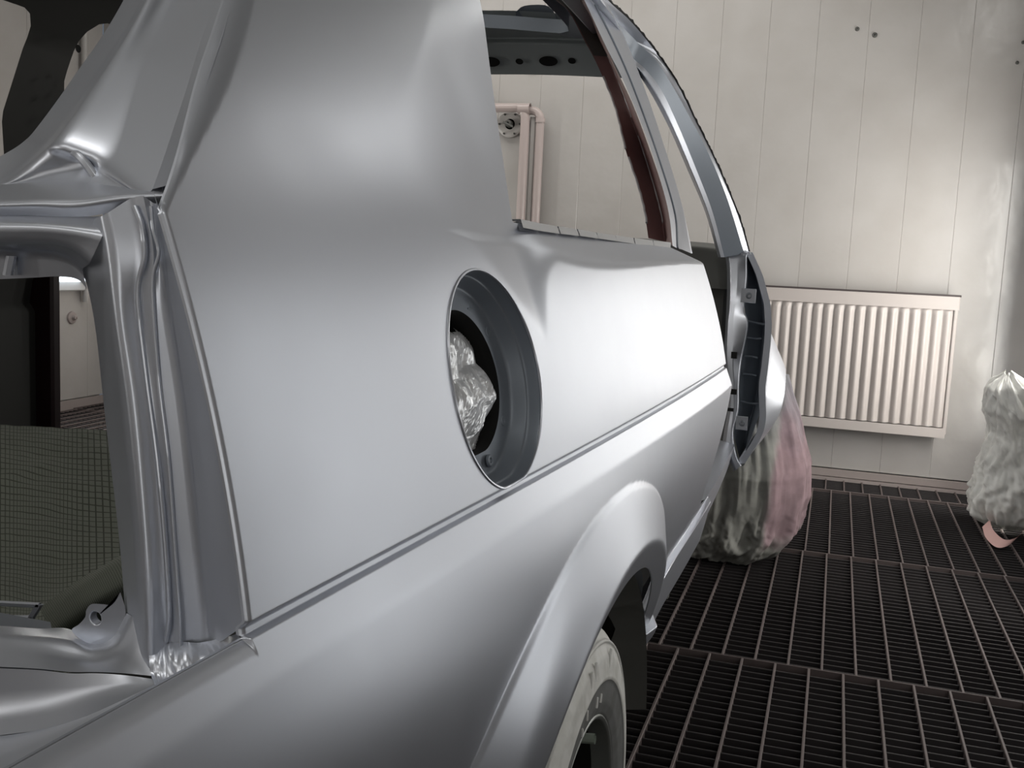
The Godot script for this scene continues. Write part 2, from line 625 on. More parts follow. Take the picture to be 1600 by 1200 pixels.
	# dents and screws that show high on the wall
	for q in [[V(-0.012, 2.060, FAR), 0.010, "flattened dark screw head on the bare upper part of the far wall"], [V(0.065, 2.032, FAR), 0.012, "raised painted screw head on the far wall, just right of the dark one"], [V(0.675, 1.99, FAR), 0.008, "upper of two screw heads at the top right edge of the far wall"], [V(0.66, 1.905, FAR), 0.008, "lower of two screw heads at the top right edge of the far wall"]]:
		st = new_st()
		lathe(st, [[0.0, 0.008], [q[1] * 0.6, 0.007], [q[1], 0.0]], Transform3D(Basis(Vector3.RIGHT, Vector3.BACK, Vector3.DOWN), q[0]), 10, 0.002)
		tag(put("screw_head", st.commit(), M.primer, self), q[2], "screw")
	# knob and pipe on the left wall
	t = thing("valve_wheel", V(WEST, 0.512, -4.72), "small round knob on the left wall, seen through the tail light opening", "knob")
	st = new_st()
	lathe(st, [[0.0, 0.035], [0.012, 0.034], [0.014, 0.014], [0.034, 0.010], [0.036, 0.0]], Transform3D(Basis(Vector3.BACK, Vector3.RIGHT, Vector3.UP), Vector3.ZERO), 20, 0.003)
	put("knob", st.commit(), M.skirt, t)
	st = new_st()
	tube(st, [V(WEST + 0.03, 0.60, -4.80), V(WEST + 0.03, 2.2, -4.80)], 0.018, 12)
	tag(put("conduit", st.commit(), M.wall, self), "white vertical pipe in the far left corner of the booth", "pipe")


# ---------------------------------------------------------------- the car

func plan(z: float) -> float:
	return (((0.00080303 * z - 0.00509049) * z - 0.01332783) * z + 0.10527455) * z - 0.31859705


func groove_y(z: float) -> float:
	return 0.778 - 0.0115 * exp(-(z - 0.44) / 0.5)


func belt_x(z: float) -> float:       # the plane of the glass at the belt line
	var near := plan(z) - 0.058
	var far := -0.305
	var t := smoothstep(0.55, 1.0, z)
	return lerpf(near, far, t)


func rear_edge(y: float) -> float:
	return 0.445 if y < 0.985 else 0.445 + (y - 0.985) * (1.0 + 0.12 * (y - 0.985))


# the outer skin of the car's side; z counts forwards, x outwards
func side_x(y: float, z: float) -> float:
	var p := plan(z)
	var gy := groove_y(z)
	var x := p
	if y >= gy:
		var d := y - gy
		var panel := p - 0.55 * d * d - 0.13 * d
		var k := 0.42 + 0.55 * smoothstep(0.92, 1.03, z) + 1.5 * smoothstep(1.0, 2.0, z)
		var g := belt_x(z)
		var glass := g + ((1.003 - y) * k if y < 1.003 else (1.003 - y) * 0.42)
		glass -= 0.0022 * smoothstep(0.980, 0.990, y) * (1.0 - smoothstep(0.9, 1.0, z)) * smoothstep(0.45, 0.6, z)
		x = smin(panel, glass, lerpf(0.0010, 0.006, smoothstep(0.88, 1.0, z)))
		x -= 0.0045 * smoothstep(0.0, 0.0014, d) * (1.0 - smoothstep(0.0045, 0.0095, d)) if d < 0.012 else 0.0
	else:
		var band := lerpf(0.021, 0.032, smoothstep(0.4, 2.0, z))
		var e := gy - band - y
		var tilt := -0.10
		var front := smoothstep(0.7, 1.9, z)
		var f := maxf(0.0, e)
		var swell := 0.02 * e + 0.22 * 0.045 * (1.0 - exp(-e / 0.045)) - 0.55 * maxf(0.0, f - 0.06) * maxf(0.0, f - 0.06)
		x = smin(p + 0.012 * (gy - y) / band, p + 0.012 + lerpf(swell, tilt * e - 0.45 * f * f, front), 0.0012)
		if z > 0.45 and z < 1.65:
			var r := Vector2(z, y).distance_to(ARCH)
			if r < 0.60:
				var wide := r
				if z < ARCH.x:
					wide = Vector2((z - ARCH.x) * lerpf(1.0, 0.80, smoothstep(0.38, 0.47, r)), y - ARCH.y).length()
				var up := smin((0.4685 - wide) * 0.9, 0.0045 + (0.4625 - wide) * 0.33, 0.0015)
				var down := 0.0251 - (0.400 - r) * 0.28
				x += smax(smin(up, down, 0.003), 0.0, 0.0015) * smoothstep(0.36, 0.44, y)
		if y < 0.45:
			x += 0.013 * (1.0 - smoothstep(0.4375, 0.4395, y)) * (1.0 - smoothstep(2.30, 2.36, z))
			x += (0.4375 - y) * 0.22 if y < 0.4375 else 0.0
			x -= maxf(0.0, 0.345 - y) * 0.9
		if z < 0.445:
			var d2 := gy - y + 0.0012
			if d2 < 0.010:
				x -= 0.010 - sqrt(maxf(0.0, 0.0001 - (0.010 - d2) * (0.010 - d2)))
	if y >= gy:
		var rr := 0.0025 if y < 0.985 else 0.0025 + 0.009 * smoothstep(0.985, 1.08, y)
		var d3 := (z - rear_edge(y)) * (1.0 if y < 0.985 else 0.72)
		if d3 < rr:
			x -= rr - sqrt(maxf(0.0, rr * rr - (rr - d3) * (rr - d3)))
	return x


func side_n(y: float, z: float) -> Vector3:      # outward, in the booth's axes
	var e := 0.0006
	var dy := (side_x(y + e, z) - side_x(y - e, z)) / (2.0 * e)
	var dz := (side_x(y, z + e) - side_x(y, z - e)) / (2.0 * e)
	return Vector3(1.0, -dy, dz).normalized()


func pick(v: float, xs: Array, ys: Array) -> float:
	for i in xs.size() - 1:
		if v <= xs[i + 1]:
			return lerpf(ys[i], ys[i + 1], clampf((v - xs[i]) / (xs[i + 1] - xs[i]), 0.0, 1.0))
	return ys[-1]


func quarter_sdf(y: float, z: float) -> float:   # below zero on the panel
	var gy := groove_y(z)
	var s := 0.325 - y
	s = maxf(s, minf(y - gy + 0.00013, rear_edge(y) - z))
	s = maxf(s, 0.24 - z)
	if y > 0.99:
		s = maxf(s, minf(y - 1.003, z - (0.952 + 0.62 * (y - 1.003) + 0.32 * (y - 1.003) * (y - 1.003))))
		s = maxf(s, y - 1.45)
	s = maxf(s, (z - pick(y, [0.30, 0.43, 0.445, 0.47, 0.52, 0.60, 0.778, 0.976, 1.003], [3.17, 3.17, 2.30, 2.12, 2.03, 2.0, 1.971, 1.893, 1.885])) * 0.7)
	var f := Vector2((z - FLAP.x) / FLAP_R.x, (y - FLAP.y) / FLAP_R.y).length()
	s = maxf(s, (1.0 - f) * 0.09)
	s = maxf(s, 0.366 - Vector2(z, y).distance_to(ARCH))
	return s


func steps(a: Array) -> PackedFloat32Array:      # [start, step, end, step, end ...]
	var o := PackedFloat32Array([a[0]])
	var i := 1
	while i < a.size():
		var from: float = o[-1]
		var n := int(ceil((a[i + 1] - from) / a[i]))
		for k in n:
			o.append(from + (a[i + 1] - from) * (k + 1) / n)
		i += 2
	return o


# a curved sheet over the (z, y) plane, trimmed by sdf, with a turned-in edge of depth lip
func sheet(zs: PackedFloat32Array, vs: PackedFloat32Array, surf: Callable, sdf: Callable, lip: float, mirror := false, warp := false) -> ArrayMesh:
	var nz := zs.size()
	var ny := vs.size()
	var sh := PackedFloat32Array()      # the grid follows the groove, which dips towards the tail
	for z in zs:
		sh.append(groove_y(z) - 0.778 if warp else 0.0)
	var val := PackedFloat32Array()
	val.resize(nz * ny)
	for i in nz:
		for j in ny:
			val[i * ny + j] = sdf.call(vs[j] + sh[i], zs[i])
	var pos := PackedVector3Array()
	var nor := PackedVector3Array()
	var idx := PackedInt32Array()
	var ids := {}
	var edge := []
	for i in nz - 1:
		for j in ny - 1:
			var c := [[i, j], [i + 1, j], [i + 1, j + 1], [i, j + 1]]
			var vv := []
			var inside := 0
			for q in c:
				var w: float = val[q[0] * ny + q[1]]
				vv.append(w)
				if w < 0.0:
					inside += 1
			if inside == 0:
				continue
			var poly := PackedInt32Array()
			var cut := []
			for q in 4:
				var a: Array = c[q]
				var b: Array = c[(q + 1) % 4]
				var va: float = vv[q]
				var vb: float = vv[(q + 1) % 4]
				if va < 0.0:
					poly.append(vert(ids, pos, nor, a[0] * ny + a[1], zs[a[0]], vs[a[1]] + sh[a[0]], surf))
				if (va < 0.0) != (vb < 0.0):
					var t := va / (va - vb)
					var lo := mini(a[0] * ny + a[1], b[0] * ny + b[1])
					var key := 10000000 + lo * 2 + (1 if a[0] == b[0] else 0)
					var id := vert(ids, pos, nor, key, lerpf(zs[a[0]], zs[b[0]], t), lerpf(vs[a[1]] + sh[a[0]], vs[b[1]] + sh[b[0]], t), surf)
					poly.append(id)
					cut.append([id, va < 0.0])
			for q in range(1, poly.size() - 1):
				idx.append_array([poly[0], poly[q], poly[q + 1]])
			if cut.size() == 2:
				edge.append([cut[0][0], cut[1][0]] if cut[0][1] else [cut[1][0], cut[0][0]])
	if lip > 0.0:
		for e in edge:
			var a: Vector3 = pos[e[0]]
			var b: Vector3 = pos[e[1]]
			var inn := Vector3(-lip, 0, 0)
			var n := (b - a).cross(inn).normalized()
			var k := pos.size()
			pos.append_array([a, b, b + inn, a + inn])
			nor.append_array([n, n, n, n])
			idx.append_array([k, k + 2, k + 1, k, k + 3, k + 2])
	if mirror:
		for i in pos.size():
			pos[i].x = 2.0 * MID - pos[i].x
			nor[i].x = -nor[i].x
	# agree the winding with the normals
	for i in range(0, idx.size(), 3):
		var a := pos[idx[i]]
		if (pos[idx[i + 1]] - a).cross(pos[idx[i + 2]] - a).dot(nor[idx[i]]) > 0.0:
			var t := idx[i + 1]
			idx[i + 1] = idx[i + 2]
			idx[i + 2] = t
	var arr := []
	arr.resize(Mesh.ARRAY_MAX)
	arr[Mesh.ARRAY_VERTEX] = pos
	arr[Mesh.ARRAY_NORMAL] = nor
	arr[Mesh.ARRAY_INDEX] = idx
	var m := ArrayMesh.new()
	m.add_surface_from_arrays(Mesh.PRIMITIVE_TRIANGLES, arr)
	return m


func vert(ids: Dictionary, pos: PackedVector3Array, nor: PackedVector3Array, key: int, z: float, y: float, surf: Callable) -> int:
	if ids.has(key):
		return ids[key]
	var e := 0.0005
	var x: float = surf.call(y, z)
	var dy: float = (surf.call(y + e, z) - surf.call(y - e, z)) / (2.0 * e)
	var dz: float = (surf.call(y, z + e) - surf.call(y, z - e)) / (2.0 * e)
	ids[key] = pos.size()
	pos.append(Vector3(x, y, -z))
	nor.append(Vector3(1.0, -dy, dz).normalized())
	return pos.size() - 1


func wing_x(y: float, z: float) -> float:
	var x := pick(y, [0.30, 0.374, 0.4707, 0.5798, 0.6707, 0.75, 0.8033, 0.8646, 0.9497, 1.0171], [-0.25, -0.2321, -0.2084, -0.1879, -0.1815, -0.179, -0.1802, -0.1887, -0.2177, -0.253])
	x -= 0.085 * (z - 3.17) + 0.10 * maxf(0.0, z - 4.2)
	var r := Vector2(z, y).distance_to(Vector2(3.56, 0.25))
	x += smax(smin((0.52 - r) * 0.36, 0.05 - (0.385 - r) * 0.75, 0.008), 0.0, 0.01) * 1.5 * smoothstep(0.33, 0.55, y)
	return x


func wing_sdf(y: float, z: float) -> float:
	return maxf(maxf(maxf(0.36 - y, y - 1.0171 + 0.05 * maxf(0.0, z - 3.2)), maxf(3.17 - z, z - 4.4)), 0.366 - Vector2(z, y).distance_to(Vector2(3.56, 0.25)))


func left_x(y: float, z: float) -> float:
	return side_x(maxf(y, 0.80), maxf(z, 0.5)) if y > 0.80 else plan(z) - 0.02


func left_sdf(y: float, z: float) -> float:
	var s := maxf(maxf(0.38 - y, y - 1.46), maxf(rear_edge(y) - z, z - 3.3))
	# the side window and the door opening, with rounded corners
	s = maxf(s, 0.03 - round_box(z, y, 0.95 + (y - 1.003) * 0.64, 1.665 + maxf(0.0, 1.2 - y) * 0.5, 1.03, 1.395))
	s = maxf(s, 0.03 - round_box(z, y, maxf(1.795, 1.968 - maxf(0.0, y - 0.90) * 0.44), 3.10 - maxf(0.0, y - 1.0) * 1.5, 0.44, 1.415))
	return s


func round_box(z: float, y: float, z0: float, z1: float, y0: float, y1: float) -> float:
	var r := 0.05
	var d := Vector2(absf(z - (z0 + z1) * 0.5) - (z1 - z0) * 0.5 + r, absf(y - (y0 + y1) * 0.5) - (y1 - y0) * 0.5 + r)
	return Vector2(maxf(d.x, 0), maxf(d.y, 0)).length() + minf(maxf(d.x, d.y), 0.0) - r + 0.03


func build_car() -> void:
	car = thing("car_body", CAR, "stripped silver three-door car body in primer, without doors, glass or lamps", "car")
	var zs := steps([0.24, 0.006, 0.443, 0.0008, 0.450, 0.003, 0.75, 0.0033, 1.60, 0.008, 2.40, 0.03, 3.17])
	var ys := steps([0.315, 0.004, 0.432, 0.0007, 0.443, 0.0035, 0.738, 0.0015, 0.7765, 0.0005, 0.7800, 0.0011, 0.792, 0.005, 0.94, 0.003, 1.003, 0.003, 1.26, 0.008, 1.45])
	put("quarter_panel", sheet(zs, ys, side_x, quarter_sdf, 0.0016, false, true), M.silver, car, -CAR)
	put("front_wing", sheet(steps([3.16, 0.01, 4.41]), steps([0.35, 0.01, 1.02]), wing_x, wing_sdf, 0.02), M.silver, car, -CAR)
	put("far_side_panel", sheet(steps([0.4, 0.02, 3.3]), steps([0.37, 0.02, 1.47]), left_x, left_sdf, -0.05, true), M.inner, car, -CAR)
	filler()
	rear_corner()
	pillars()
	roof_and_inside()
	front_of_car()
	wheel()


func filler() -> void:
	var n := side_n(FLAP.y, FLAP.x)
	var prof := [[1.0, 0.0], [0.994, 0.003], [0.982, 0.0125], [0.962, 0.0135], [0.955, 0.015], [0.915, 0.026], [0.895, 0.0275], [0.68, 0.0275]]
	var ls := []
	for p in prof:
		var l := []
		for i in 97:
			var a := TAU * i / 96
			var rim := V(side_x(FLAP.y + sin(a) * FLAP_R.y, FLAP.x + cos(a) * FLAP_R.x), FLAP.y + sin(a) * FLAP_R.y, -FLAP.x - cos(a) * FLAP_R.x)
			var mid := V(side_x(FLAP.y, FLAP.x) - 0.004, FLAP.y, -FLAP.x)
			l.append(mid + (rim - mid) * p[0] - n * p[1])
		ls.append(l)
	var st := new_st()
	skin(st, ls, 0.0025, true)
	var rec := part("filler_recess", st, M.guard)
	st = new_st()
	tube(st, ls[0], 0.0014, 6)
	put("rim", st.commit(), M.silver, rec)
	# the dark neck behind the flange
	var neck := []
	for p in [[0.68, 0.0275], [0.66, 0.034], [0.66, 0.16], [0.0, 0.16]]:
		var l := []
		for q in ls[7]:
			var mid := V(side_x(FLAP.y, FLAP.x) - 0.004, FLAP.y, -FLAP.x) - n * 0.0275
			l.append(mid + (q - mid) * (p[0] / 0.68) - n * (p[1] - 0.0275))
		neck.append(l)
	st = new_st()
	skin(st, neck, 0.002, true)
	put("filler_neck", st.commit(), M.black, rec)
	var c0 := V(side_x(FLAP.y, FLAP.x) - 0.004, FLAP.y, -FLAP.x) - n * 0.0275
	var u := n.cross(Vector3.UP).normalized()       # towards the front of the car
	if u.z > 0.0:
		u = -u
	var v := u.cross(n).normalized()
	if v.y < 0.0:
		v = -v
	for a in [34.0, -34.0, -75.0]:
		var q := c0 + (u * cos(deg_to_rad(a)) + v * sin(deg_to_rad(a))) * 0.0725
		st = new_st()
		lathe(st, [[0.0, 0.0006], [0.0022, 0.0006], [0.0026, 0.0025], [0.0052, 0.0022], [0.0056, 0.0]], Transform3D(Basis(u, n, u.cross(n)), q), 14, 0.0008)
		put("screw_boss", st.commit(), M.guard, rec)
	st = new_st()
	var mk := c0 + (u * cos(deg_to_rad(62.0)) + v * sin(deg_to_rad(62.0))) * 0.0715
	bar(st, mk - u * 0.006, mk + u * 0.006, v, n, 0.0016, 0.0016, 0.0004)
	bar(st, mk, mk + v * 0.007, u, n, 0.0016, 0.0016, 0.0004)
	put("cast_mark", st.commit(), M.guard, rec)
	# crumpled paper stuffed in the neck
	st = new_st()
	var folds := []
	for i in 6:
		var a := i * 1.1 + rng.randf() * 0.6
		folds.append([Vector2(cos(a), sin(a)) * rng.randf_range(0.55, 1.15), rng.randf(), rng.randf_range(0.0045, 0.0080)])
	var g := 64
	var grid := []
	for i in g + 1:
		var row := []
		for j in g + 1:
			var p := Vector2(i * 2.0 / g - 1.0, j * 2.0 / g - 1.0)
			var w := p + Vector2(n3(V(p.x, p.y, 1), 1.6), n3(V(p.y, p.x, 50), 1.6)) * 0.16
			var h := -0.0165
			for f in folds:
				h += f[2] * absf(fposmod(w.dot(f[0]) + f[1], 1.0) * 2.0 - 1.0)
			h -= 0.035 * maxf(0.0, p.length() - 0.75)
			var low := 0.012 * maxf(0.0, p.y)
			row.append(c0 - n * (0.004 + low - h) + u * p.x * 0.0600 + v * (p.y * 0.0600 - 0.002))
		grid.append(row)
	for i in g:
		for j in g:
			var q := Vector2((i + 0.5) * 2.0 / g - 1.0, (j + 0.5) * 2.0 / g - 1.0)
			if q.length() < 0.98 and q.y < 0.80 + 0.1 * n3(V(q.x, 0, 0), 4.0):
				quad(st, grid[i][j], grid[i + 1][j], grid[i + 1][j + 1], grid[i][j + 1])
	var foil := put("crumpled_paper", st.commit(), M.foil, self)
	tag(foil, "crumpled silver-sprayed paper stuffed into the fuel filler opening", "paper")


func rear_corner() -> void:
	# outer corner, its inner bend, the channel, the ridge, the flange of the lamp opening
	var c0 := []
	for y in [0.998, 0.96, 0.90, 0.84, 0.79, 0.7745]:
		c0.append(V(side_x(y, 0.4454), y, -0.4454))
	var bend := [V(-0.3471,0.9891,-0.464), V(-0.3422,0.965,-0.464), V(-0.3343,0.928,-0.464), V(-0.3247,0.8804,-0.464), V(-0.314,0.8147,-0.464), V(-0.3052,0.7536,-0.464)]
	var groove := [V(-0.354,0.9893,-0.47), V(-0.3503,0.9648,-0.47), V(-0.3448,0.934,-0.47), V(-0.3342,0.8788,-0.47), V(-0.3254,0.8117,-0.47), V(-0.3178,0.7493,-0.47)]
	var flat1 := [V(-0.3575,0.993,-0.466), V(-0.3509,0.963,-0.466), V(-0.3524,0.9337,-0.466), V(-0.3432,0.8785,-0.466), V(-0.3358,0.8114,-0.466), V(-0.3316,0.7485,-0.466)]
	var inner := [V(-0.3648,0.9921,-0.466), V(-0.357,0.9627,-0.466), V(-0.3598,0.9333,-0.466), V(-0.3506,0.8778,-0.466), V(-0.3445,0.8103,-0.466), V(-0.3408,0.747,-0.466)]
	var ridge := [V(-0.3756,0.981,-0.456), V(-0.3716,0.9619,-0.456), V(-0.3659,0.9264,-0.456), V(-0.3578,0.8785,-0.456), V(-0.3502,0.812,-0.456), V(-0.3442,0.7327,-0.456)]
	var flange := [V(-0.3856,0.9803,-0.462), V(-0.3802,0.9599,-0.462), V(-0.3758,0.9255,-0.462), V(-0.3683,0.8767,-0.462), V(-0.3607,0.8092,-0.462), V(-0.3547,0.7304,-0.462)]
	var hole := [V(-0.4258,0.9517,-0.497), V(-0.42,0.94,-0.497), V(-0.4142,0.9139,-0.497), V(-0.4085,0.8686,-0.497), V(-0.3986,0.7956,-0.497), V(-0.3936,0.7446,-0.497)]
	part("corner_return", loft([c0, bend, groove, flat1], 60, 0.004), M.silver)
	part("lamp_frame_side", loft([flat1, inner, ridge, flange, hole], 60, 0.005), M.silver)
	# seam sealer beads down the channel
	for b in [[[V(-0.362,0.9873,-0.4645), V(-0.3571,0.9763,-0.4645), V(-0.3555,0.9611,-0.4645), V(-0.3595,0.9454,-0.4645), V(-0.3591,0.9299,-0.4645), V(-0.3536,0.8919,-0.4645), V(-0.3469,0.85,-0.4645), V(-0.3417,0.8037,-0.4645), V(-0.339,0.7638,-0.4645), V(-0.3406,0.748,-0.4645)], 0.0016], [[V(-0.3507,0.9876,-0.4635), V(-0.3491,0.9749,-0.4635), V(-0.3458,0.9632,-0.4635), V(-0.3494,0.9494,-0.4635), V(-0.3489,0.9306,-0.4635), V(-0.3451,0.8927,-0.4635), V(-0.3391,0.851,-0.4635), V(-0.3348,0.8049,-0.4635), V(-0.3312,0.7653,-0.4635), V(-0.3302,0.7452,-0.4635)], 0.0011]]:
		var st := new_st()
		tube(st, line(b[0], 70), b[1], 8)
		part("sealer_bead", st, M.silver)
	# messy sealer at the foot of the channel
	var foot := []
	for k in [[1000, 0.466], [1015, 0.461], [1030, 0.457], [1045, 0.455], [1062, 0.456]]:
		pass
	var fl := [[V(-0.3535,0.746,-0.466), V(-0.3408,0.7474,-0.466), V(-0.3291,0.7489,-0.466), V(-0.3175,0.7508,-0.466), V(-0.2957,0.7591,-0.466)], [V(-0.3482,0.7427,-0.459), V(-0.3357,0.7441,-0.459), V(-0.3241,0.7468,-0.459), V(-0.3111,0.7497,-0.459), V(-0.2889,0.7577,-0.459)], [V(-0.3436,0.7391,-0.454), V(-0.332,0.74,-0.454), V(-0.3197,0.7435,-0.454), V(-0.3061,0.7487,-0.454), V(-0.2841,0.7574,-0.454)], [V(-0.3412,0.7333,-0.452), V(-0.3296,0.7338,-0.452), V(-0.3175,0.7389,-0.452), V(-0.3031,0.7464,-0.452), V(-0.2821,0.7564,-0.452)], [V(-0.3281,0.7317,-0.44), V(-0.3192,0.7311,-0.44), V(-0.3074,0.7375,-0.44), V(-0.2935,0.7477,-0.44), V(-0.2738,0.7594,-0.44)]]
	var rows := []
	for l in fl:
		var r := line(l, 60)
		for i in r.size():
			r[i] += V(0.3, 0.4, 1.0) * 0.0035 * (n3(r[i], 60.0) + 0.6 * n3(r[i], 140.0))
		rows.append(r)
	var st2 := new_st()
	skin(st2, rows, 0.004)
	part("sealer_patch", st2, M.silver)
	# top of the lamp frame
	var t0 := [V(-0.5287,0.977,-0.475), V(-0.4901,0.9786,-0.475), V(-0.4621,0.9799,-0.475), V(-0.4349,0.9804,-0.475), V(-0.4129,0.9808,-0.475), V(-0.3956,0.9813,-0.475), V(-0.3862,0.9824,-0.475)]
	var t1 := [V(-0.5099,0.9716,-0.458), V(-0.4727,0.9733,-0.458), V(-0.4457,0.9746,-0.458), V(-0.4194,0.9752,-0.458), V(-0.4003,0.9745,-0.458), V(-0.3856,0.9733,-0.458), V(-0.3765,0.9723,-0.458)]
	var t2 := [V(-0.5148,0.9599,-0.462), V(-0.4771,0.9618,-0.462), V(-0.4498,0.9633,-0.462), V(-0.4276,0.9642,-0.462), V(-0.4103,0.9642,-0.462), V(-0.3983,0.9612,-0.462), V(-0.3891,0.9554,-0.462)]
	var t3 := [V(-0.5461,0.9561,-0.49), V(-0.5061,0.9582,-0.49), V(-0.4771,0.9598,-0.49), V(-0.4536,0.9608,-0.49), V(-0.4379,0.9604,-0.49), V(-0.4261,0.9572,-0.49), V(-0.418,0.9513,-0.49)]
	var t4 := [V(-0.549,0.9378,-0.492), V(-0.5086,0.9403,-0.492), V(-0.4794,0.9422,-0.492), V(-0.4557,0.9442,-0.492), V(-0.4348,0.946,-0.492), V(-0.4225,0.9447,-0.492), V(-0.4162,0.9395,-0.492)]
	part("lamp_frame_top", loft([t0, t1, t2, t3, t4], 50, 0.006), M.silver)
	var d := new_st()
	bar(d, V(-0.4658,0.9565,-0.487), V(-0.4688,0.945,-0.487), Vector3.RIGHT, Vector3.BACK, 0.006, 0.006, 0.002)
	part("frame_rib", d, M.silver)
	# the ledge above the lamp, below the hatch opening
	var u0 := [V(-0.5558,0.9979,-0.5), V(-0.5154,0.9984,-0.5), V(-0.4861,0.9987,-0.5), V(-0.4576,1.0009,-0.5), V(-0.4208,1.0043,-0.5), V(-0.3941,1.0024,-0.5), V(-0.3715,1.0007,-0.5)]
	var u1 := [V(-0.5206,0.9843,-0.468), V(-0.4827,0.9854,-0.468), V(-0.4552,0.9862,-0.468), V(-0.4284,0.9877,-0.468), V(-0.4024,0.9884,-0.468), V(-0.373,0.9927,-0.468), V(-0.3445,0.9945,-0.468)]
	var u2 := [V(-0.5287,0.977,-0.475), V(-0.4901,0.9786,-0.475), V(-0.4621,0.9799,-0.475), V(-0.4349,0.9804,-0.475), V(-0.4107,0.9798,-0.475), V(-0.3807,0.9846,-0.475), V(-0.348,0.9898,-0.475)]
	part("hatch_sill", loft([u0, u1, u2], 40, 0.008), M.silver)
	# the hatch gutter up the pillar
	var edge := []
	for y in [1.53, 1.385, 1.245, 1.118, 1.055, 1.0]:
		var z := rear_edge(y) + 0.0018
		edge.append(V(side_x(y, z), y, -z))
	var e0 := [V(-0.4869,1.6731,-1.03), V(-0.4603,1.4307,-0.87), V(-0.4339,1.2566,-0.72)] + [V(-0.4022,1.1271,-0.597), V(-0.3752,1.0526,-0.525), V(-0.3609,0.9972,-0.478)]
	var r1 := [V(-0.5378,1.6897,-1.045), V(-0.515,1.4482,-0.895), V(-0.49,1.2711,-0.75)] + [V(-0.459,1.1354,-0.624), V(-0.4344,1.0801,-0.561), V(-0.4097,1.0203,-0.504)]
	var r2 := [V(-0.5537,1.689,-1.04), V(-0.5322,1.4476,-0.89), V(-0.504,1.2684,-0.74)] + [V(-0.4644,1.1319,-0.609), V(-0.4505,1.073,-0.549), V(-0.4428,1.0289,-0.502)]
	var r3 := [V(-0.5665,1.697,-1.05), V(-0.5449,1.4536,-0.9), V(-0.5225,1.2768,-0.76)] + [V(-0.4862,1.1381,-0.632), V(-0.4774,1.0771,-0.575), V(-0.4674,1.0335,-0.525)]
	var r4 := [V(-0.6021,1.7206,-1.08), V(-0.5844,1.4719,-0.93), V(-0.5604,1.29,-0.79)] + [V(-0.5257,1.1465,-0.662), V(-0.518,1.0797,-0.6), V(-0.5028,1.04,-0.55)]
	part("gutter_edge", loft([edge, e0], 40, 0.004), M.silver)
	# the gutter sweeps on into the sill at the bottom
	var s1 := [V(-0.3881,0.9986,-0.487), V(-0.423,0.9996,-0.492), V(-0.4642,0.9983,-0.497), V(-0.5155,0.9934,-0.5), V(-0.5665,0.9881,-0.5)]
	var s2 := [V(-0.4304,1.0116,-0.505), V(-0.4564,1.0061,-0.507), V(-0.4841,0.9994,-0.508), V(-0.5205,0.9941,-0.5), V(-0.5664,0.9897,-0.5)]
	var s3 := [V(-0.4568,1.0181,-0.503), V(-0.4734,1.0087,-0.506), V(-0.4939,0.9996,-0.508), V(-0.5308,0.9961,-0.51), V(-0.5777,0.9926,-0.51)]
	var s4 := [V(-0.4793,1.022,-0.524), V(-0.4923,1.0119,-0.523), V(-0.5105,1.0023,-0.522), V(-0.5438,0.9982,-0.52), V(-0.589,0.9942,-0.52)]
	var s5 := [V(-0.5116,1.0289,-0.546), V(-0.5224,1.0209,-0.542), V(-0.5353,1.0138,-0.538), V(-0.5673,1.0051,-0.54), V(-0.6114,0.9999,-0.54)]
	part("hatch_gutter", loft([e0 + s1, r1 + s2, r2 + s3, r3 + s4, r4 + s5], 110, 0.008), M.silver)
	part("corner_gusset", loft([[V(-0.3836,1.0072,-0.495), V(-0.3539,1.0078,-0.495)], [V(-0.3836,0.9875,-0.495), V(-0.3537,0.9884,-0.495)]], 4), M.silver)
	var strap := new_st()
	tube(strap, line([V(-0.4395,1.0198,-0.506), V(-0.4266,1.0159,-0.499), V(-0.4177,1.0069,-0.499), V(-0.4101,0.9975,-0.499), V(-0.393,0.9912,-0.485)], 24), 0.0028, 8)
	part("gutter_strap", strap, M.silver)
	# foot of the lamp opening with its lug
	var b0 := [V(-0.5657,0.7099,-0.5), V(-0.5227,0.7162,-0.5), V(-0.4915,0.7208,-0.5), V(-0.4613,0.7239,-0.5), V(-0.4392,0.7274,-0.5), V(-0.4224,0.7227,-0.5), V(-0.4081,0.7283,-0.5), V(-0.3978,0.745,-0.5)]
	var b1 := [V(-0.541,0.7154,-0.478), V(-0.4998,0.7216,-0.478), V(-0.47,0.726,-0.478), V(-0.4411,0.7291,-0.478), V(-0.4176,0.7301,-0.478), V(-0.4002,0.7286,-0.478), V(-0.3848,0.7359,-0.478), V(-0.3741,0.7531,-0.478)]
	var b2 := [V(-0.5322,0.7113,-0.47), V(-0.4916,0.718,-0.47), V(-0.4623,0.7228,-0.47), V(-0.4338,0.7252,-0.47), V(-0.4098,0.7245,-0.47), V(-0.3926,0.7251,-0.47), V(-0.3739,0.7336,-0.47), V(-0.3609,0.7491,-0.47)]
	var b3 := [V(-0.5156,0.7073,-0.455), V(-0.4763,0.7137,-0.455), V(-0.4478,0.7182,-0.455), V(-0.4201,0.7218,-0.455), V(-0.3977,0.7238,-0.455), V(-0.3801,0.7268,-0.455), V(-0.3607,0.7294,-0.455), V(-0.3434,0.731,-0.455)]
	part("lamp_frame_foot", loft([b0, b1, b2, b3], 60, 0.005), M.silver)
	var outer := [V(-0.3916,0.761,-0.49), V(-0.3971,0.7527,-0.49), V(-0.4045,0.7516,-0.49), V(-0.4124,0.7504,-0.49), V(-0.4162,0.7462,-0.49), V(-0.4171,0.7416,-0.49), V(-0.4214,0.7365,-0.49), V(-0.4271,0.7316,-0.49), V(-0.4196,0.7267,-0.49), V(-0.4093,0.7252,-0.49), V(-0.399,0.7301,-0.49), V(-0.3908,0.7374,-0.49), V(-0.388,0.7497,-0.49), V(-0.3916,0.761,-0.49)]
	var inner2 := []
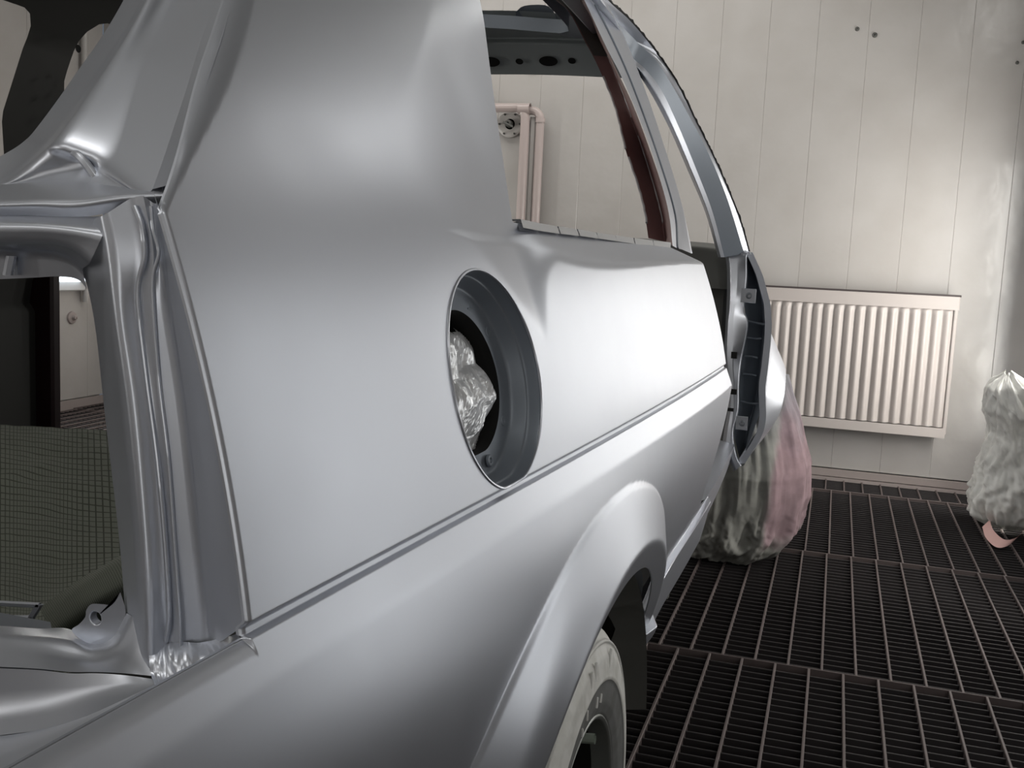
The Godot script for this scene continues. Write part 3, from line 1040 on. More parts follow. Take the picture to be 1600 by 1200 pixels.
	for i in 14:
		inner2.append(Vector3.ZERO)
	var hc := V(-0.4097,0.742,-0.49)
	for i in 14:
		var w: Vector3 = (outer[i] - hc).normalized()
		inner2[i] = hc + w * 0.0040
	var lug := new_st()
	var deep := []
	for p in inner2:
		deep.append(p + V(0, 0, -0.006))
	skin(lug, [line(outer, 56), line(inner2, 56), line(deep, 56)], 0.001)
	part("lamp_lug", lug, M.silver)
	# slotted bracket deeper in the boot
	var br := new_st()
	bar(br, V(-0.6134,0.6972,-0.57), V(-0.5245,0.7068,-0.57), Vector3.UP, Vector3.BACK, 0.004, 0.003, 0.001)
	bar(br, V(-0.6138,0.6833,-0.57), V(-0.5303,0.6954,-0.57), Vector3.UP, Vector3.BACK, 0.006, 0.003, 0.001)
	bar(br, V(-0.5245,0.7077,-0.57), V(-0.5338,0.6939,-0.57), Vector3.RIGHT, Vector3.BACK, 0.006, 0.003, 0.001)
	part("slotted_bracket", br, M.silver)
	# the step to the bumper
	var q0 := []
	var q1 := []
	for z in [0.24, 0.28, 0.32, 0.36, 0.40, 0.438]:
		q0.append(V(side_x(groove_y(z) - 0.0002, z), groove_y(z) - 0.0002, -z))
	var v0 := [V(-0.5122,0.7099,-0.452), V(-0.4731,0.7158,-0.452), V(-0.4448,0.7191,-0.452), V(-0.4174,0.7227,-0.452), V(-0.3951,0.7246,-0.452), V(-0.3776,0.7277,-0.452), V(-0.3584,0.7299,-0.452), V(-0.3395,0.731,-0.452)]
	var v1 := [V(-0.5111,0.6777,-0.45), V(-0.4718,0.6871,-0.45), V(-0.4424,0.6958,-0.449), V(-0.4149,0.704,-0.449), V(-0.3943,0.7107,-0.4485), V(-0.3743,0.7175,-0.448), V(-0.3548,0.7238,-0.4475), V(-0.3317,0.7297,-0.447)]
	var v2 := [V(-0.4958,0.6677,-0.436), V(-0.4575,0.6792,-0.436), V(-0.4299,0.6881,-0.436), V(-0.4031,0.6963,-0.436), V(-0.3835,0.7042,-0.436), V(-0.3643,0.7141,-0.436), V(-0.3457,0.7219,-0.436), V(-0.3187,0.7315,-0.436)]
	var far := line(v2, q0.size())
	for i in q0.size():
		q1.append(q0[i].lerp(far[i], 0.22) + V(0, 0.0030 * (1.0 - float(i) / 5.0), 0))
	part("rear_recess", loft([v0, v1, v2], 40, 0.012), M.silver)
	part("bumper_step", loft([q0, q1, far], 40, 0.010), M.silver)
	# rear panel across the car and its far half
	var st3 := new_st()
	box(st3, V(-1.72, 0.40, -0.52), V(-0.46, 0.72, -0.46), 0.01)
	part("rear_panel", st3, M.silver_thin)


func pillars() -> void:
	# the flange under the side window, covered in short lengths of tape
	var n := 9
	var top := [V(-0.3096,1.0049,-0.9794), V(-0.3094,1.0041,-1.0468), V(-0.3093,1.0038,-1.1238), V(-0.3094,1.0043,-1.2122), V(-0.3092,1.004,-1.3138), V(-0.3095,1.0045,-1.4345), V(-0.3099,1.0052,-1.578), V(-0.3103,1.0061,-1.7509), V(-0.3111,1.0082,-1.958)]
	var low := [V(-0.2976,0.9955,-0.9509), V(-0.2975,0.9947,-1.0174), V(-0.2973,0.9946,-1.0924), V(-0.2975,0.9952,-1.1798), V(-0.2976,0.9952,-1.2806), V(-0.2976,0.9951,-1.3984), V(-0.2974,0.9947,-1.5276), V(-0.2973,0.9945,-1.6939), V(-0.2975,0.9949,-1.8697)]
	var back := []
	for p in top:
		back.append(p + V(-0.02, -0.004, 0.0))
	part("window_flange", loft([back, top, low], 40, 0.002), M.silver)
	for i in n - 1:
		var a: Vector3 = top[i]
		var b: Vector3 = top[i + 1].lerp(a, 0.04)
		var c: Vector3 = low[i]
		var d: Vector3 = low[i + 1].lerp(c, 0.04)
		var j := rng.randf_range(-0.0006, 0.0006)
		var up := V(0.0032 + j, 0.0026, 0)
		var st := loft([[a + V(-0.016, -0.001, 0) + up, b + V(-0.016, -0.001, 0) + up], [a + up, b + up], [c + up, d + up]], 4, 0.0015)
		put("tape_piece", st.commit(), M.tape, car, -CAR)
	# outer door pillar: two flats with a fine channel
	var la := [V(-0.4923,1.4493,-1.9077), V(-0.463,1.3795,-1.9808), V(-0.4387,1.3215,-2.0644), V(-0.3885,1.2021,-2.1167), V(-0.339,1.084,-2.0701), V(-0.3057,1.0047,-1.9561)]
	var lb := [V(-0.5098,1.4811,-2.0359), V(-0.4823,1.4155,-2.1376), V(-0.4482,1.3346,-2.1965), V(-0.3931,1.2034,-2.2127), V(-0.3415,1.0807,-2.1718), V(-0.3083,1.0014,-2.0312)]
	var lc := [V(-0.5113,1.4943,-2.0901), V(-0.4825,1.4258,-2.188), V(-0.4431,1.332,-2.2212), V(-0.3879,1.2006,-2.2488), V(-0.3373,1.0801,-2.207), V(-0.3036,0.9999,-2.0692)]
	var ld := [V(-0.5118,1.5099,-2.1538), V(-0.4905,1.459,-2.2507), V(-0.4465,1.3544,-2.3162), V(-0.3903,1.2207,-2.3077), V(-0.3409,1.1027,-2.2678), V(-0.2951,0.9938,-2.1414)]
	var le := [V(-0.5764,1.578,-2.4255), V(-0.56,1.5388,-2.5823), V(-0.5343,1.4299,-2.7714), V(-0.4672,1.2701,-2.7619), V(-0.4077,1.1287,-2.7125), V(-0.3532,0.9989,-2.5861)]
	part("door_pillar", loft([la, lb, lc, ld, le], 60, 0.003), M.silver)
	var seam := []
	for p in lb:
		seam.append(p + V(0.0015, 0, 0.0015))
	var ss := new_st()
	tube(ss, line(seam, 40), 0.0022, 6)
	part("pillar_seam", ss, M.guard)
	# its inside face, still the old dark red
	var ma := [V(-0.5797,1.4787,-2.0179), V(-0.5807,1.481,-2.1329), V(-0.5631,1.439,-2.2003), V(-0.5454,1.397,-2.263), V(-0.5105,1.314,-2.2991), V(-0.4693,1.2158,-2.2478), V(-0.4345,1.133,-2.2421), V(-0.4108,1.0765,-2.2098), V(-0.3879,1.022,-2.1481)]
	var mc := [V(-0.5534,1.4874,-2.0568), V(-0.5538,1.4885,-2.1794), V(-0.534,1.4414,-2.2269), V(-0.5152,1.3965,-2.2773), V(-0.4792,1.3105,-2.3039), V(-0.438,1.2125,-2.3029), V(-0.4018,1.1267,-2.2763), V(-0.3779,1.0696,-2.2402), V(-0.3555,1.016,-2.1756)]
	var me := [V(-0.5026,1.4593,-1.9476), V(-0.4913,1.4325,-1.9856), V(-0.4743,1.3918,-2.0226), V(-0.4573,1.3514,-2.0568), V(-0.431,1.2889,-2.1224), V(-0.3957,1.2048,-2.1414), V(-0.3612,1.1226,-2.1348), V(-0.3363,1.0632,-2.0863), V(-0.3119,1.0054,-1.996)]
	part("inner_door_pillar", loft([ma, mc, me], 60, 0.006), M.maroon)
	part("primed_pillar_top", loft([[ma[0] + V(0.003, 0, 0.003), ma[1] + V(0.003, 0, 0.003), ma[2] + V(0.003, 0, 0.003), ma[3].lerp(ma[2], 0.4) + V(0.003, 0, 0.003)], [mc[0] + V(0.003, 0, 0.003), mc[1] + V(0.003, 0, 0.003), mc[2] + V(0.003, 0, 0.003), mc[3].lerp(mc[2], 0.4) + V(0.003, 0, 0.003)], [me[0] + V(0.003, 0, 0.002), me[1] + V(0.003, 0, 0.002), me[2] + V(0.003, 0, 0.002), me[3].lerp(me[2], 0.5) + V(0.003, 0, 0.002)]], 30, 0.006), M.primer)
	# scuffs where the old paint broke away at the edges
	for q in [[mc, 2.6, 4.2], [mc, 4.6, 7.2], [ma, 3.3, 5.0], [ma, 5.2, 7.4]]:
		var pts := []
		for i in 14:
			var p := cr(q[0], lerpf(q[1], q[2], i / 13.0) / 8.0)
			pts.append(p + V(0.003 + 0.0007 * sin(i * 2.3), 0, 0.009))
		var st := new_st()
		tube(st, pts, 0.0026, 6)
		part("scuffed_edge", st, M.tape)
	# windscreen pillar: flange, face, door seat
	var a0 := [V(-0.4834,1.498,-1.92), V(-0.5065,1.5112,-2.16), V(-0.4942,1.5089,-2.34)] + [V(-0.4676,1.48,-2.49), V(-0.4236,1.4208,-2.5789), V(-0.3866,1.3443,-2.6935), V(-0.3462,1.2611,-2.8183), V(-0.3179,1.1936,-2.9196), V(-0.288,1.1126,-3.0411), V(-0.2636,1.0169,-3.1846)]
	var a1 := [V(-0.487,1.4955,-1.91), V(-0.5116,1.5041,-2.13), V(-0.5171,1.5022,-2.29)] + [V(-0.5001,1.4876,-2.4386), V(-0.456,1.4486,-2.4972), V(-0.4279,1.4056,-2.5616), V(-0.3903,1.3371,-2.6644), V(-0.3547,1.2646,-2.7732), V(-0.3162,1.1641,-2.9239), V(-0.2757,1.012,-3.152)]
	var a2 := [V(-0.4908,1.4906,-1.98), V(-0.5083,1.4958,-2.16), V(-0.5169,1.488,-2.3)] + [V(-0.5115,1.4554,-2.437), V(-0.4805,1.4287,-2.477), V(-0.4492,1.3904,-2.5344), V(-0.4184,1.3181,-2.6429), V(-0.3878,1.2307,-2.7739), V(-0.3536,1.123,-2.9355), V(-0.3305,0.9977,-3.1235)]
	var a3 := [V(-0.4918,1.4859,-1.98), V(-0.5105,1.4919,-2.165), V(-0.5179,1.4811,-2.3)] + [V(-0.5114,1.4456,-2.4317), V(-0.4867,1.4189,-2.4717), V(-0.4596,1.3756,-2.5366), V(-0.4298,1.3092,-2.6362), V(-0.3993,1.2259,-2.7611), V(-0.3642,1.1184,-2.9224), V(-0.3398,0.997,-3.1045)]
	var a4 := [V(-0.4964,1.4888,-2.01), V(-0.5155,1.4923,-2.2), V(-0.5256,1.4823,-2.35)] + [V(-0.5229,1.4506,-2.504), V(-0.5064,1.4255,-2.5417), V(-0.4801,1.3821,-2.6068), V(-0.4493,1.3164,-2.7054), V(-0.4184,1.2308,-2.8338), V(-0.3808,1.1219,-2.9971), V(-0.3562,0.9973,-3.184)]
	part("windscreen_flange", loft([a0, a1], 60, 0.003), M.silver)
	part("windscreen_pillar", loft([a1, a2], 60, 0.003), M.guard)
	part("door_seat", loft([a2, a3, a4], 60, 0.003), M.silver)
	# torn sealer along the windscreen edge
	var st2 := new_st()
	var pts2 := line(a0, 150)
	var la0 := []
	var la1 := []
	var la2 := []
	for i in pts2.size():
		var p: Vector3 = pts2[i]
		var o := 0.006 + 0.006 * n3(p, 45.0)
		la0.append(p + V(-0.004, 0, 0.002))
		la1.append(p + V(0.5 * o, 0.6 * o, 0.006))
		la2.append(p + V(0.002, 0.002, -0.01))
	skin(st2, [la0, la1, la2], 0.002)
	part("torn_sealer", st2, M.seal)


func roof_and_inside() -> void:
	# roof with its opening, rails and the windscreen header
	var ring := []
	var hole := []
	var crown := func(x: float, z: float) -> Vector3:
		var s := (x - MID) / 0.52
		return V(x, 1.545 - 0.075 * pow(absf(s), 2.6) - 0.02 * pow((z + 1.7) / 0.75, 2.0), z)
	for i in 49:
		var a := TAU * i / 48.0
		var c := cos(a)
		var s := sin(a)
		var k := pow(pow(absf(c), 6.0) + pow(absf(s), 6.0), -1.0 / 6.0)
		ring.append(crown.call(MID + 0.52 * c * k, -1.70 + 0.76 * s * k))
		hole.append(crown.call(MID + 0.40 * c * k, -2.04 + 0.28 * s * k))
	var mid := []
	for i in 49:
		mid.append(crown.call(lerpf(ring[i].x, hole[i].x, 0.5), lerpf(ring[i].z, hole[i].z, 0.5)))
	var down := []
	for p in hole:
		down.append(p + V(0, -0.03, 0))
	var st := new_st()
	skin(st, [ring, mid, hole], 0.01, true)
	part("roof_skin", st, M.silver)
	st = new_st()
	skin(st, [hole, down], 0.002, true)
	part("roof_opening_edge", st, M.guard)
	for side in [1.0, -1.0]:
		var o := []
		var i1 := []
		var i2 := []
		for z in [-0.90, -1.2, -1.5, -1.8, -2.0, -2.15, -2.25]:
			var yy := 1.51 - 0.02 * pow((z + 1.7) / 0.75, 2.0)
			o.append(V(MID + side * 0.485, yy, z))
			i1.append(V(MID + side * 0.500, yy - 0.03, z))
			i2.append(V(MID + side * 0.45, yy - 0.05, z))
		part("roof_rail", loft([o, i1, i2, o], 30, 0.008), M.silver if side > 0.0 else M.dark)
	# header over the windscreen, with its lightening holes
	var h0 := [V(-1.47, 1.42, -2.52), V(-1.2, 1.428, -2.53), V(-0.8, 1.428, -2.53), V(-0.52, 1.415, -2.52)]
	var h1 := [V(-1.47, 1.485, -2.45), V(-1.2, 1.49, -2.455), V(-0.8, 1.49, -2.455), V(-0.52, 1.475, -2.45)]
	var h2 := [V(-1.47, 1.500, -2.46), V(-1.2, 1.505, -2.47), V(-0.8, 1.505, -2.47), V(-0.52, 1.49, -2.46)]
	var h3 := [V(-1.47, 1.512, -2.38), V(-1.2, 1.522, -2.38), V(-0.8, 1.522, -2.38), V(-0.52, 1.50, -2.38)]
	var h4 := [V(-1.47, 1.53, -2.34), V(-1.2, 1.54, -2.34), V(-0.8, 1.54, -2.34), V(-0.52, 1.515, -2.34)]
	part("windscreen_header", loft([h0, h1, h2, h3, h4], 40, 0.006), M.header)
	for q in [[-0.875, 0.024, 0.010], [-0.80, 0.010, 0.006], [-0.725, 0.024, 0.010], [-0.665, 0.010, 0.006], [-0.95, 0.008, 0.004], [-1.15, 0.024, 0.010], [-1.25, 0.010, 0.006]]:
		var hs := new_st()
		var c := V(q[0], 1.452, -2.4905)
		disc(hs, c + V(0, 0, 0.003), V(q[1], 0, 0), V(0, q[2], q[2] * 1.1), 20)
		part("lightening_hole", hs, M.black)
	for x in [-0.93, -0.72]:
		var bs := loft([[V(x - 0.055, 1.512, -2.372), V(x - 0.03, 1.525, -2.366), V(x + 0.03, 1.525, -2.366), V(x + 0.055, 1.512, -2.372)], [V(x - 0.045, 1.535, -2.335), V(x - 0.025, 1.548, -2.335), V(x + 0.025, 1.548, -2.335), V(x + 0.045, 1.535, -2.335)]], 10)
		part("header_clip", bs, M.guard)
	# rear roof frame, seen through the hatch opening
	var st2 := new_st()
	bar(st2, V(-1.50, 1.445, -0.98), V(-0.52, 1.445, -0.98), Vector3.UP, Vector3.BACK, 0.06, 0.10, 0.01)
	part("hatch_header", st2, M.primer)
	# floor, boot floor, wheel housing, bulkhead
	st2 = new_st()
	box(st2, V(-1.72, 0.33, -3.2), V(-0.30, 0.37, -1.5), 0.005)
	part("floor_pan", st2, M.dark)
	st2 = new_st()
	box(st2, V(-1.72, 0.44, -1.5), V(-0.30, 0.48, -0.50), 0.005)
	part("boot_floor", st2, M.dark)
	# inside wall of the quarter with the wheel housing
	var wl := []
	var wm := []
	var wi := []
	for i in 41:
		var a := lerpf(0.2, PI + 0.2, i / 40.0)
		var e := V(0, ARCH.y + 0.366 * sin(a), -ARCH.x - 0.366 * cos(a))
		var xx := side_x(maxf(e.y, 0.38), -e.z) - 0.002
		wl.append(V(xx - 0.010, e.y - 0.001, e.z))
		wm.append(V(xx - 0.035, ARCH.y + 0.362 * sin(a), -ARCH.x - 0.362 * cos(a)))
		wi.append(V(-0.55, ARCH.y + 0.350 * sin(a), -ARCH.x - 0.350 * cos(a)))
	part("arch_lip", (func():
		var s := new_st()
		skin(s, [wl, wm], 0.002)
		return s).call(), M.silver_thin)
	var s3 := new_st()
	skin(s3, [wm, wi], 0.002)
	part("wheel_housing", s3, M.black)
	s3 = new_st()
	for i in 30:
		var a0 := lerpf(0.15, PI - 0.15, i / 30.0)
		var a1 := lerpf(0.15, PI - 0.15, (i + 1) / 30.0)
		tri3(s3, V(-0.55, ARCH.y + 0.05, -ARCH.x), V(-0.55, ARCH.y + 0.352 * sin(a0), -ARCH.x - 0.352 * cos(a0)), V(-0.55, ARCH.y + 0.352 * sin(a1), -ARCH.x - 0.352 * cos(a1)))
	part("housing_wall", s3, M.black)
	# torn underseal at the front of the arch
	s3 = new_st()
	var ta := []
	var tb := []
	for i in 25:
		var a := lerpf(PI - 0.15, PI * 0.60, i / 24.0)
		var r := 0.360 - 0.012 - 0.010 * n3(V(i, 0, 0), 0.9)
		ta.append(V(-0.222, ARCH.y + 0.3635 * sin(a), -ARCH.x + 0.3635 * cos(a)))
		tb.append(V(-0.262 - 0.03 * absf(n3(V(i, 3, 0), 0.7)), ARCH.y + r * sin(a), -ARCH.x + r * cos(a)))
	skin(s3, [ta, tb], 0.002)
	part("underseal_edge", s3, M.primer)
	# far side: pillar seen through the tail light opening and inner skin with its holes
	s3 = new_st()
	bar(s3, V(-1.775, 0.42, -1.955), V(-1.775, 1.0, -1.955), Vector3.RIGHT, Vector3.BACK, 0.07, 0.03, 0.006)
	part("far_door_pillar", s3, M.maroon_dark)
	for q in [[1.345, 1.75], [1.275, 1.775], [1.24, 1.79], [1.20, 1.80]]:
		s3 = new_st()
		var x: float = 2.0 * MID - left_x(q[0], q[1]) + 0.004
		disc(s3, V(x + 0.048, q[0], -q[1]), V(0, 0.008, 0), V(0.0, 0, 0.008), 14)
		part("pillar_hole", s3, M.black)


func front_of_car() -> void:
	# hinge post
	var l0 := [V(-0.3577,1.0483,-3.2), V(-0.3343,0.9927,-3.2), V(-0.3256,0.9246,-3.2), V(-0.3219,0.846,-3.2), V(-0.3201,0.7669,-3.2), V(-0.3183,0.6874,-3.2), V(-0.3028,0.6085,-3.2), V(-0.2951,0.5286,-3.2), V(-0.3018,0.4571,-3.2), V(-0.2994,0.3962,-3.2), V(-0.2632,0.3327,-3.2)]
	var l1 := [V(-0.3406,1.0305,-3.16), V(-0.3206,0.9928,-3.16), V(-0.312,0.9256,-3.16), V(-0.3083,0.8482,-3.16), V(-0.3098,0.7895,-3.16), V(-0.3047,0.6916,-3.16), V(-0.2913,0.6136,-3.16), V(-0.2837,0.5348,-3.16), V(-0.2883,0.4644,-3.16), V(-0.2859,0.4044,-3.16), V(-0.2563,0.3451,-3.16)]
	var l2 := [V(-0.3046,1.0222,-3.15), V(-0.2954,0.9996,-3.15), V(-0.2885,0.9308,-3.15), V(-0.2921,0.8495,-3.15), V(-0.2924,0.8009,-3.15), V(-0.2865,0.6938,-3.15), V(-0.2789,0.6157,-3.15), V(-0.2732,0.537,-3.15), V(-0.2758,0.4671,-3.15), V(-0.2735,0.4074,-3.15), V(-0.2519,0.3514,-3.15)]
	var l3 := [V(-0.2634,1.0123,-3.14), V(-0.2682,1.0007,-3.14), V(-0.2642,0.9359,-3.15), V(-0.2654,0.8479,-3.13), V(-0.2493,0.8056,-3.11), V(-0.2617,0.6957,-3.15), V(-0.2636,0.617,-3.15), V(-0.2598,0.5383,-3.15), V(-0.2701,0.4677,-3.15), V(-0.2551,0.3952,-3.15), V(-0.2374,0.3651,-3.15)]
	var l4 := [V(-0.2619,1.0133,-3.19), V(-0.2683,0.9975,-3.19), V(-0.2635,0.9318,-3.19), V(-0.2667,0.8457,-3.19), V(-0.2516,0.7977,-3.19), V(-0.2612,0.6925,-3.19), V(-0.2631,0.6128,-3.19), V(-0.2592,0.5331,-3.19), V(-0.2696,0.4617,-3.19), V(-0.2545,0.3884,-3.19), V(-0.2388,0.3616,-3.19)]
	part("hinge_post", loft([l0, l1, l2, l3, l4], 70, 0.003), M.silver)
	for q in [[V(-0.2829,0.7043,-3.145), 0.009, 0.010], [V(-0.2787,0.5926,-3.145), 0.012, 0.008], [V(-0.2823,0.5369,-3.145), 0.010, 0.005]]:
		var s := new_st()
		var c: Vector3 = q[0]
		box(s, c - V(q[1], q[2], 0.002), c + V(q[1], q[2], 0.004), 0.001)
		part("post_slot", s, M.black)
	for y in [[V(-0.274,0.8877,-3.13), V(-0.23,0.8866,-3.12), 0.021], [V(-0.261,0.5013,-3.13), V(-0.2258,0.5021,-3.12), 0.021]]:
		var s := new_st()
		bar(s, y[0], y[1], Vector3.UP, Vector3.BACK, y[2] * 2.0, 0.008, 0.002)
		var h := part("hinge", s, M.silver)
		s = new_st()
		var e: Vector3 = y[0].lerp(y[1], 0.55)
		lathe(s, [[0.0, 0.002], [0.004, 0.002], [0.0045, 0.007], [0.009, 0.006], [0.010, 0.004]], Transform3D(Basis(Vector3.RIGHT, Vector3.BACK, Vector3.DOWN), e), 14, 0.001)
		put("hinge_eye", s.commit(), M.silver_thin, h)
	# closing plate of the wing, dark inside
	var w0 := [V(-0.2549,1.0171,-3.17), V(-0.2196,0.9496,-3.17), V(-0.1905,0.8645,-3.17), V(-0.1821,0.8032,-3.17), V(-0.1802,0.7294,-3.17), V(-0.183,0.6412,-3.17), V(-0.1903,0.5618,-3.17), V(-0.2103,0.4705,-3.17), V(-0.2342,0.3758,-3.17)]
	var w1 := [V(-0.283,1.0182,-3.3), V(-0.2482,0.9478,-3.3), V(-0.2199,0.8589,-3.3), V(-0.2111,0.7949,-3.3), V(-0.2092,0.718,-3.3), V(-0.2122,0.626,-3.3), V(-0.2199,0.5431,-3.3), V(-0.2373,0.4545,-3.3), V(-0.2463,0.3575,-3.3)]
	var w2 := [V(-0.2779,1.0173,-3.24), V(-0.2726,0.9467,-3.24), V(-0.2719,0.8577,-3.24), V(-0.2614,0.7946,-3.24), V(-0.2655,0.7182,-3.24), V(-0.2687,0.6273,-3.24), V(-0.2667,0.5463,-3.24), V(-0.2738,0.4537,-3.24), V(-0.2497,0.3678,-3.24)]
	part("wing_closing_plate", loft([w0, w1, w2], 40, 0.008), M.guard)
	for y in [[1172,500,1203,506], [1166,528,1192,530], [1163,556,1188,558], [1162,584,1184,586], [1168,628,1192,632]]:
		pass
	for q in [[V(-0.2568,0.8077,-3.22), V(-0.2245,0.8012,-3.235), V(-0.1931,0.799,-3.2)], [V(-0.2569,0.7562,-3.22), V(-0.2306,0.7531,-3.235), V(-0.2113,0.7544,-3.235)], [V(-0.2604,0.6981,-3.22), V(-0.2381,0.6966,-3.235), V(-0.2184,0.694,-3.235)], [V(-0.2601,0.642,-3.22), V(-0.2378,0.6404,-3.235), V(-0.2181,0.6379,-3.235)], [V(-0.2618,0.5573,-3.22), V(-0.2311,0.5501,-3.235), V(-0.1977,0.5554,-3.2)]]:
		var s := new_st()
		tube(s, line(q, 12), 0.0035, 8)
		part("plate_rib", s, M.guard)
	# sill flange below the door opening
	var f0 := []
	var f1 := []
	var f2 := []
	for z in [1.42, 1.8, 2.2, 2.6, 2.9, 3.17]:
		f0.append(V(side_x(0.3285, z) - 0.003, 0.330, -z))
		f1.append(V(side_x(0.3285, z) - 0.008, 0.314, -z))
		f2.append(V(side_x(0.3285, z) - 0.05, 0.316, -z))
	part("sill_flange", loft([f0, f1, f2], 40, 0.003), M.guard)
	for z in [1.62, 1.95, 2.5, 2.95]:
		var s := new_st()
		box(s, V(side_x(0.335, z) - 0.006, 0.318, -z - 0.012), V(side_x(0.335, z) + 0.001, 0.330, -z + 0.012), 0.002)
		part("jacking_notch", s, M.primer)
	# top of the sill inside the door opening
	var s2 := loft([[V(side_x(0.443, 2.3), 0.443, -2.3), V(side_x(0.440, 2.7), 0.440, -2.7), V(side_x(0.43, 3.16), 0.430, -3.16)], [V(-0.34, 0.446, -2.05), V(-0.34, 0.446, -2.6), V(-0.33, 0.44, -3.16)], [V(-0.36, 0.40, -2.05), V(-0.36, 0.40, -2.6), V(-0.36, 0.40, -3.16)]], 20, 0.006)
	part("sill_top", s2, M.silver)
	# inner edge of the quarter at the door opening
	var d0 := []
	var d1 := []
	var d2 := []
	for q in [[0.99, 1.887], [0.90, 1.922], [0.80, 1.962], [0.70, 1.984], [0.60, 1.999], [0.53, 2.022], [0.48, 2.095], [0.45, 2.25]]:
		d0.append(V(side_x(q[0], q[1]) - 0.013, q[0], -q[1] + 0.002))
		d1.append(V(side_x(q[0], q[1]) - 0.030, q[0], -q[1] - 0.010))
		d2.append(V(side_x(q[0], q[1]) - 0.12, q[0], -q[1] - 0.004))
	part("door_shut_face", loft([d0, d1, d2], 40, 0.006), M.silver)
	# scuttle and bulkhead behind the door opening
	var sc := new_st()
	box(sc, V(-1.72, 0.40, -3.36), V(-0.50, 0.98, -3.26), 0.02)
	part("bulkhead", sc, M.primer)
	sc = new_st()
	box(sc, V(-0.50, 0.64, -3.34), V(-0.32, 0.98, -3.27), 0.02)
	part("bulkhead_end", sc, M.primer)
	var c0 := [V(-1.7, 0.965, -3.28), V(-1.0, 1.03, -3.22), V(-0.45, 1.03, -3.22), V(-0.30, 1.01, -3.24)]
	var c1 := [V(-1.7, 0.985, -3.4), V(-1.0, 1.045, -3.34), V(-0.45, 1.045, -3.34), V(-0.30, 1.025, -3.34)]
	var c2 := [V(-1.7, 0.85, -3.26), V(-1.0, 0.88, -3.2), V(-0.45, 0.90, -3.20), V(-0.30, 0.90, -3.22)]
	part("scuttle", loft([c2, c0, c1], 30, 0.015), M.primer)
	# bonnet-side frame of the engine bay
	sc = new_st()
	box(sc, V(-1.60, 0.55, -4.45), V(-0.40, 0.75, -4.38), 0.01)
	part("front_panel", sc, M.guard)


func wheel() -> void:
	var c := V(-0.222, 0.277, -1.062)
	var xf := Transform3D(Basis(Vector3.UP, Vector3.RIGHT, Vector3.BACK), Vector3.ZERO)   # lathe's height runs outwards (+x)
	var w := Node3D.new()
	w.name = "rear_wheel"
	w.position = c - CAR
	car.add_child(w)
	var pale := Color(0.74, 0.74, 0.72)
	var grey := Color(0.17, 0.175, 0.175)
	var st := new_st()
	lathe(st, [[0.170, -0.012], [0.176, -0.004], [0.190, 0.0], [0.214, 0.0015], [0.219, 0.004], [0.224, 0.003], [0.244, 0.0], [0.257, -0.006], [0.259, -0.004], [0.2615, -0.0045], [0.263, -0.009], [0.274, -0.018], [0.281, -0.029], [0.2845, -0.045], [0.285, -0.09], [0.2845, -0.135], [0.27, -0.165], [0.23, -0.178], [0.17, -0.165]], xf, 96, 0.003, [grey, grey, grey, grey, pale, pale, pale, pale, pale, pale, pale, pale, pale, grey, grey, grey, grey, grey, grey])
	put("tyre", st.commit(), M.tyre, w)
	st = new_st()
	for i in 72:
		var a := TAU * i / 72
		var b := Basis(Vector3.RIGHT, a)
		bar(st, b * V(-0.030, 0.2795, 0), b * V(-0.075, 0.2845, 0), b * V(0, 0, 1), b * V(0, 1, 0), 0.0228, 0.004, 0.001)
	for ring in [-0.10, -0.13]:
		for i in 72:
			var b := Basis(Vector3.RIGHT, TAU * (i + 0.5) / 72)
			bar(st, b * V(ring + 0.012, 0.2865, 0), b * V(ring - 0.012, 0.2865, 0), b * V(0, 0, 1), b * V(0, 1, 0), 0.0228, 0.003, 0.001)
	put("tread", st.commit(), M.tyre, w).set_meta("kind", "stuff")
	# raised marks on the sidewall
	st = new_st()
	for q in [[0.238, -4.0, 0.010], [0.238, 1.0, 0.012], [0.238, 20.0, 0.014], [0.198, 6.0, 0.006], [0.198, 12.0, 0.005], [0.205, -8.0, 0.006], [0.198, -14.0, 0.005]]:
		var b := Basis(Vector3.RIGHT, deg_to_rad(-q[1]))
		bar(st, b * V(0.001, q[0] - q[2], 0), b * V(0.001, q[0] + q[2], 0), b * V(0, 0, 1), b * V(1, 0, 0), 0.003, 0.003, 0.0008)
	put("sidewall_marks", st.commit(), M.tyre, w).set_meta("kind", "stuff")
	st = new_st()
	lathe(st, [[0.168, -0.03], [0.1695, -0.006], [0.1735, -0.003], [0.1765, -0.006], [0.176, -0.012]], xf, 72, 0.002)
	put("rim_edge", st.commit(), M.rim_edge, w)
	st = new_st()
	lathe(st, [[0.168, -0.03], [0.158, -0.045], [0.150, -0.085], [0.135, -0.088], [0.120, -0.07], [0.085, -0.055], [0.05, -0.05], [0.0, -0.05]], xf, 72, 0.008)
	put("rim", st.commit(), M.rim, w)
	st = new_st()
	lathe(st, [[0.0, -0.028], [0.03, -0.03], [0.034, -0.05]], xf, 32, 0.004)
	put("hub", st.commit(), M.hub, w)
	st = new_st()
	var b2 := Basis(Vector3.RIGHT, deg_to_rad(-3.0))
	tube(st, [b2 * V(-0.035, 0.155, 0.0), b2 * V(0.004, 0.160, 0.0)], 0.006, 10)
	put("valve", st.commit(), M.hub, w)


# ---------------------------------------------------------------- loose things

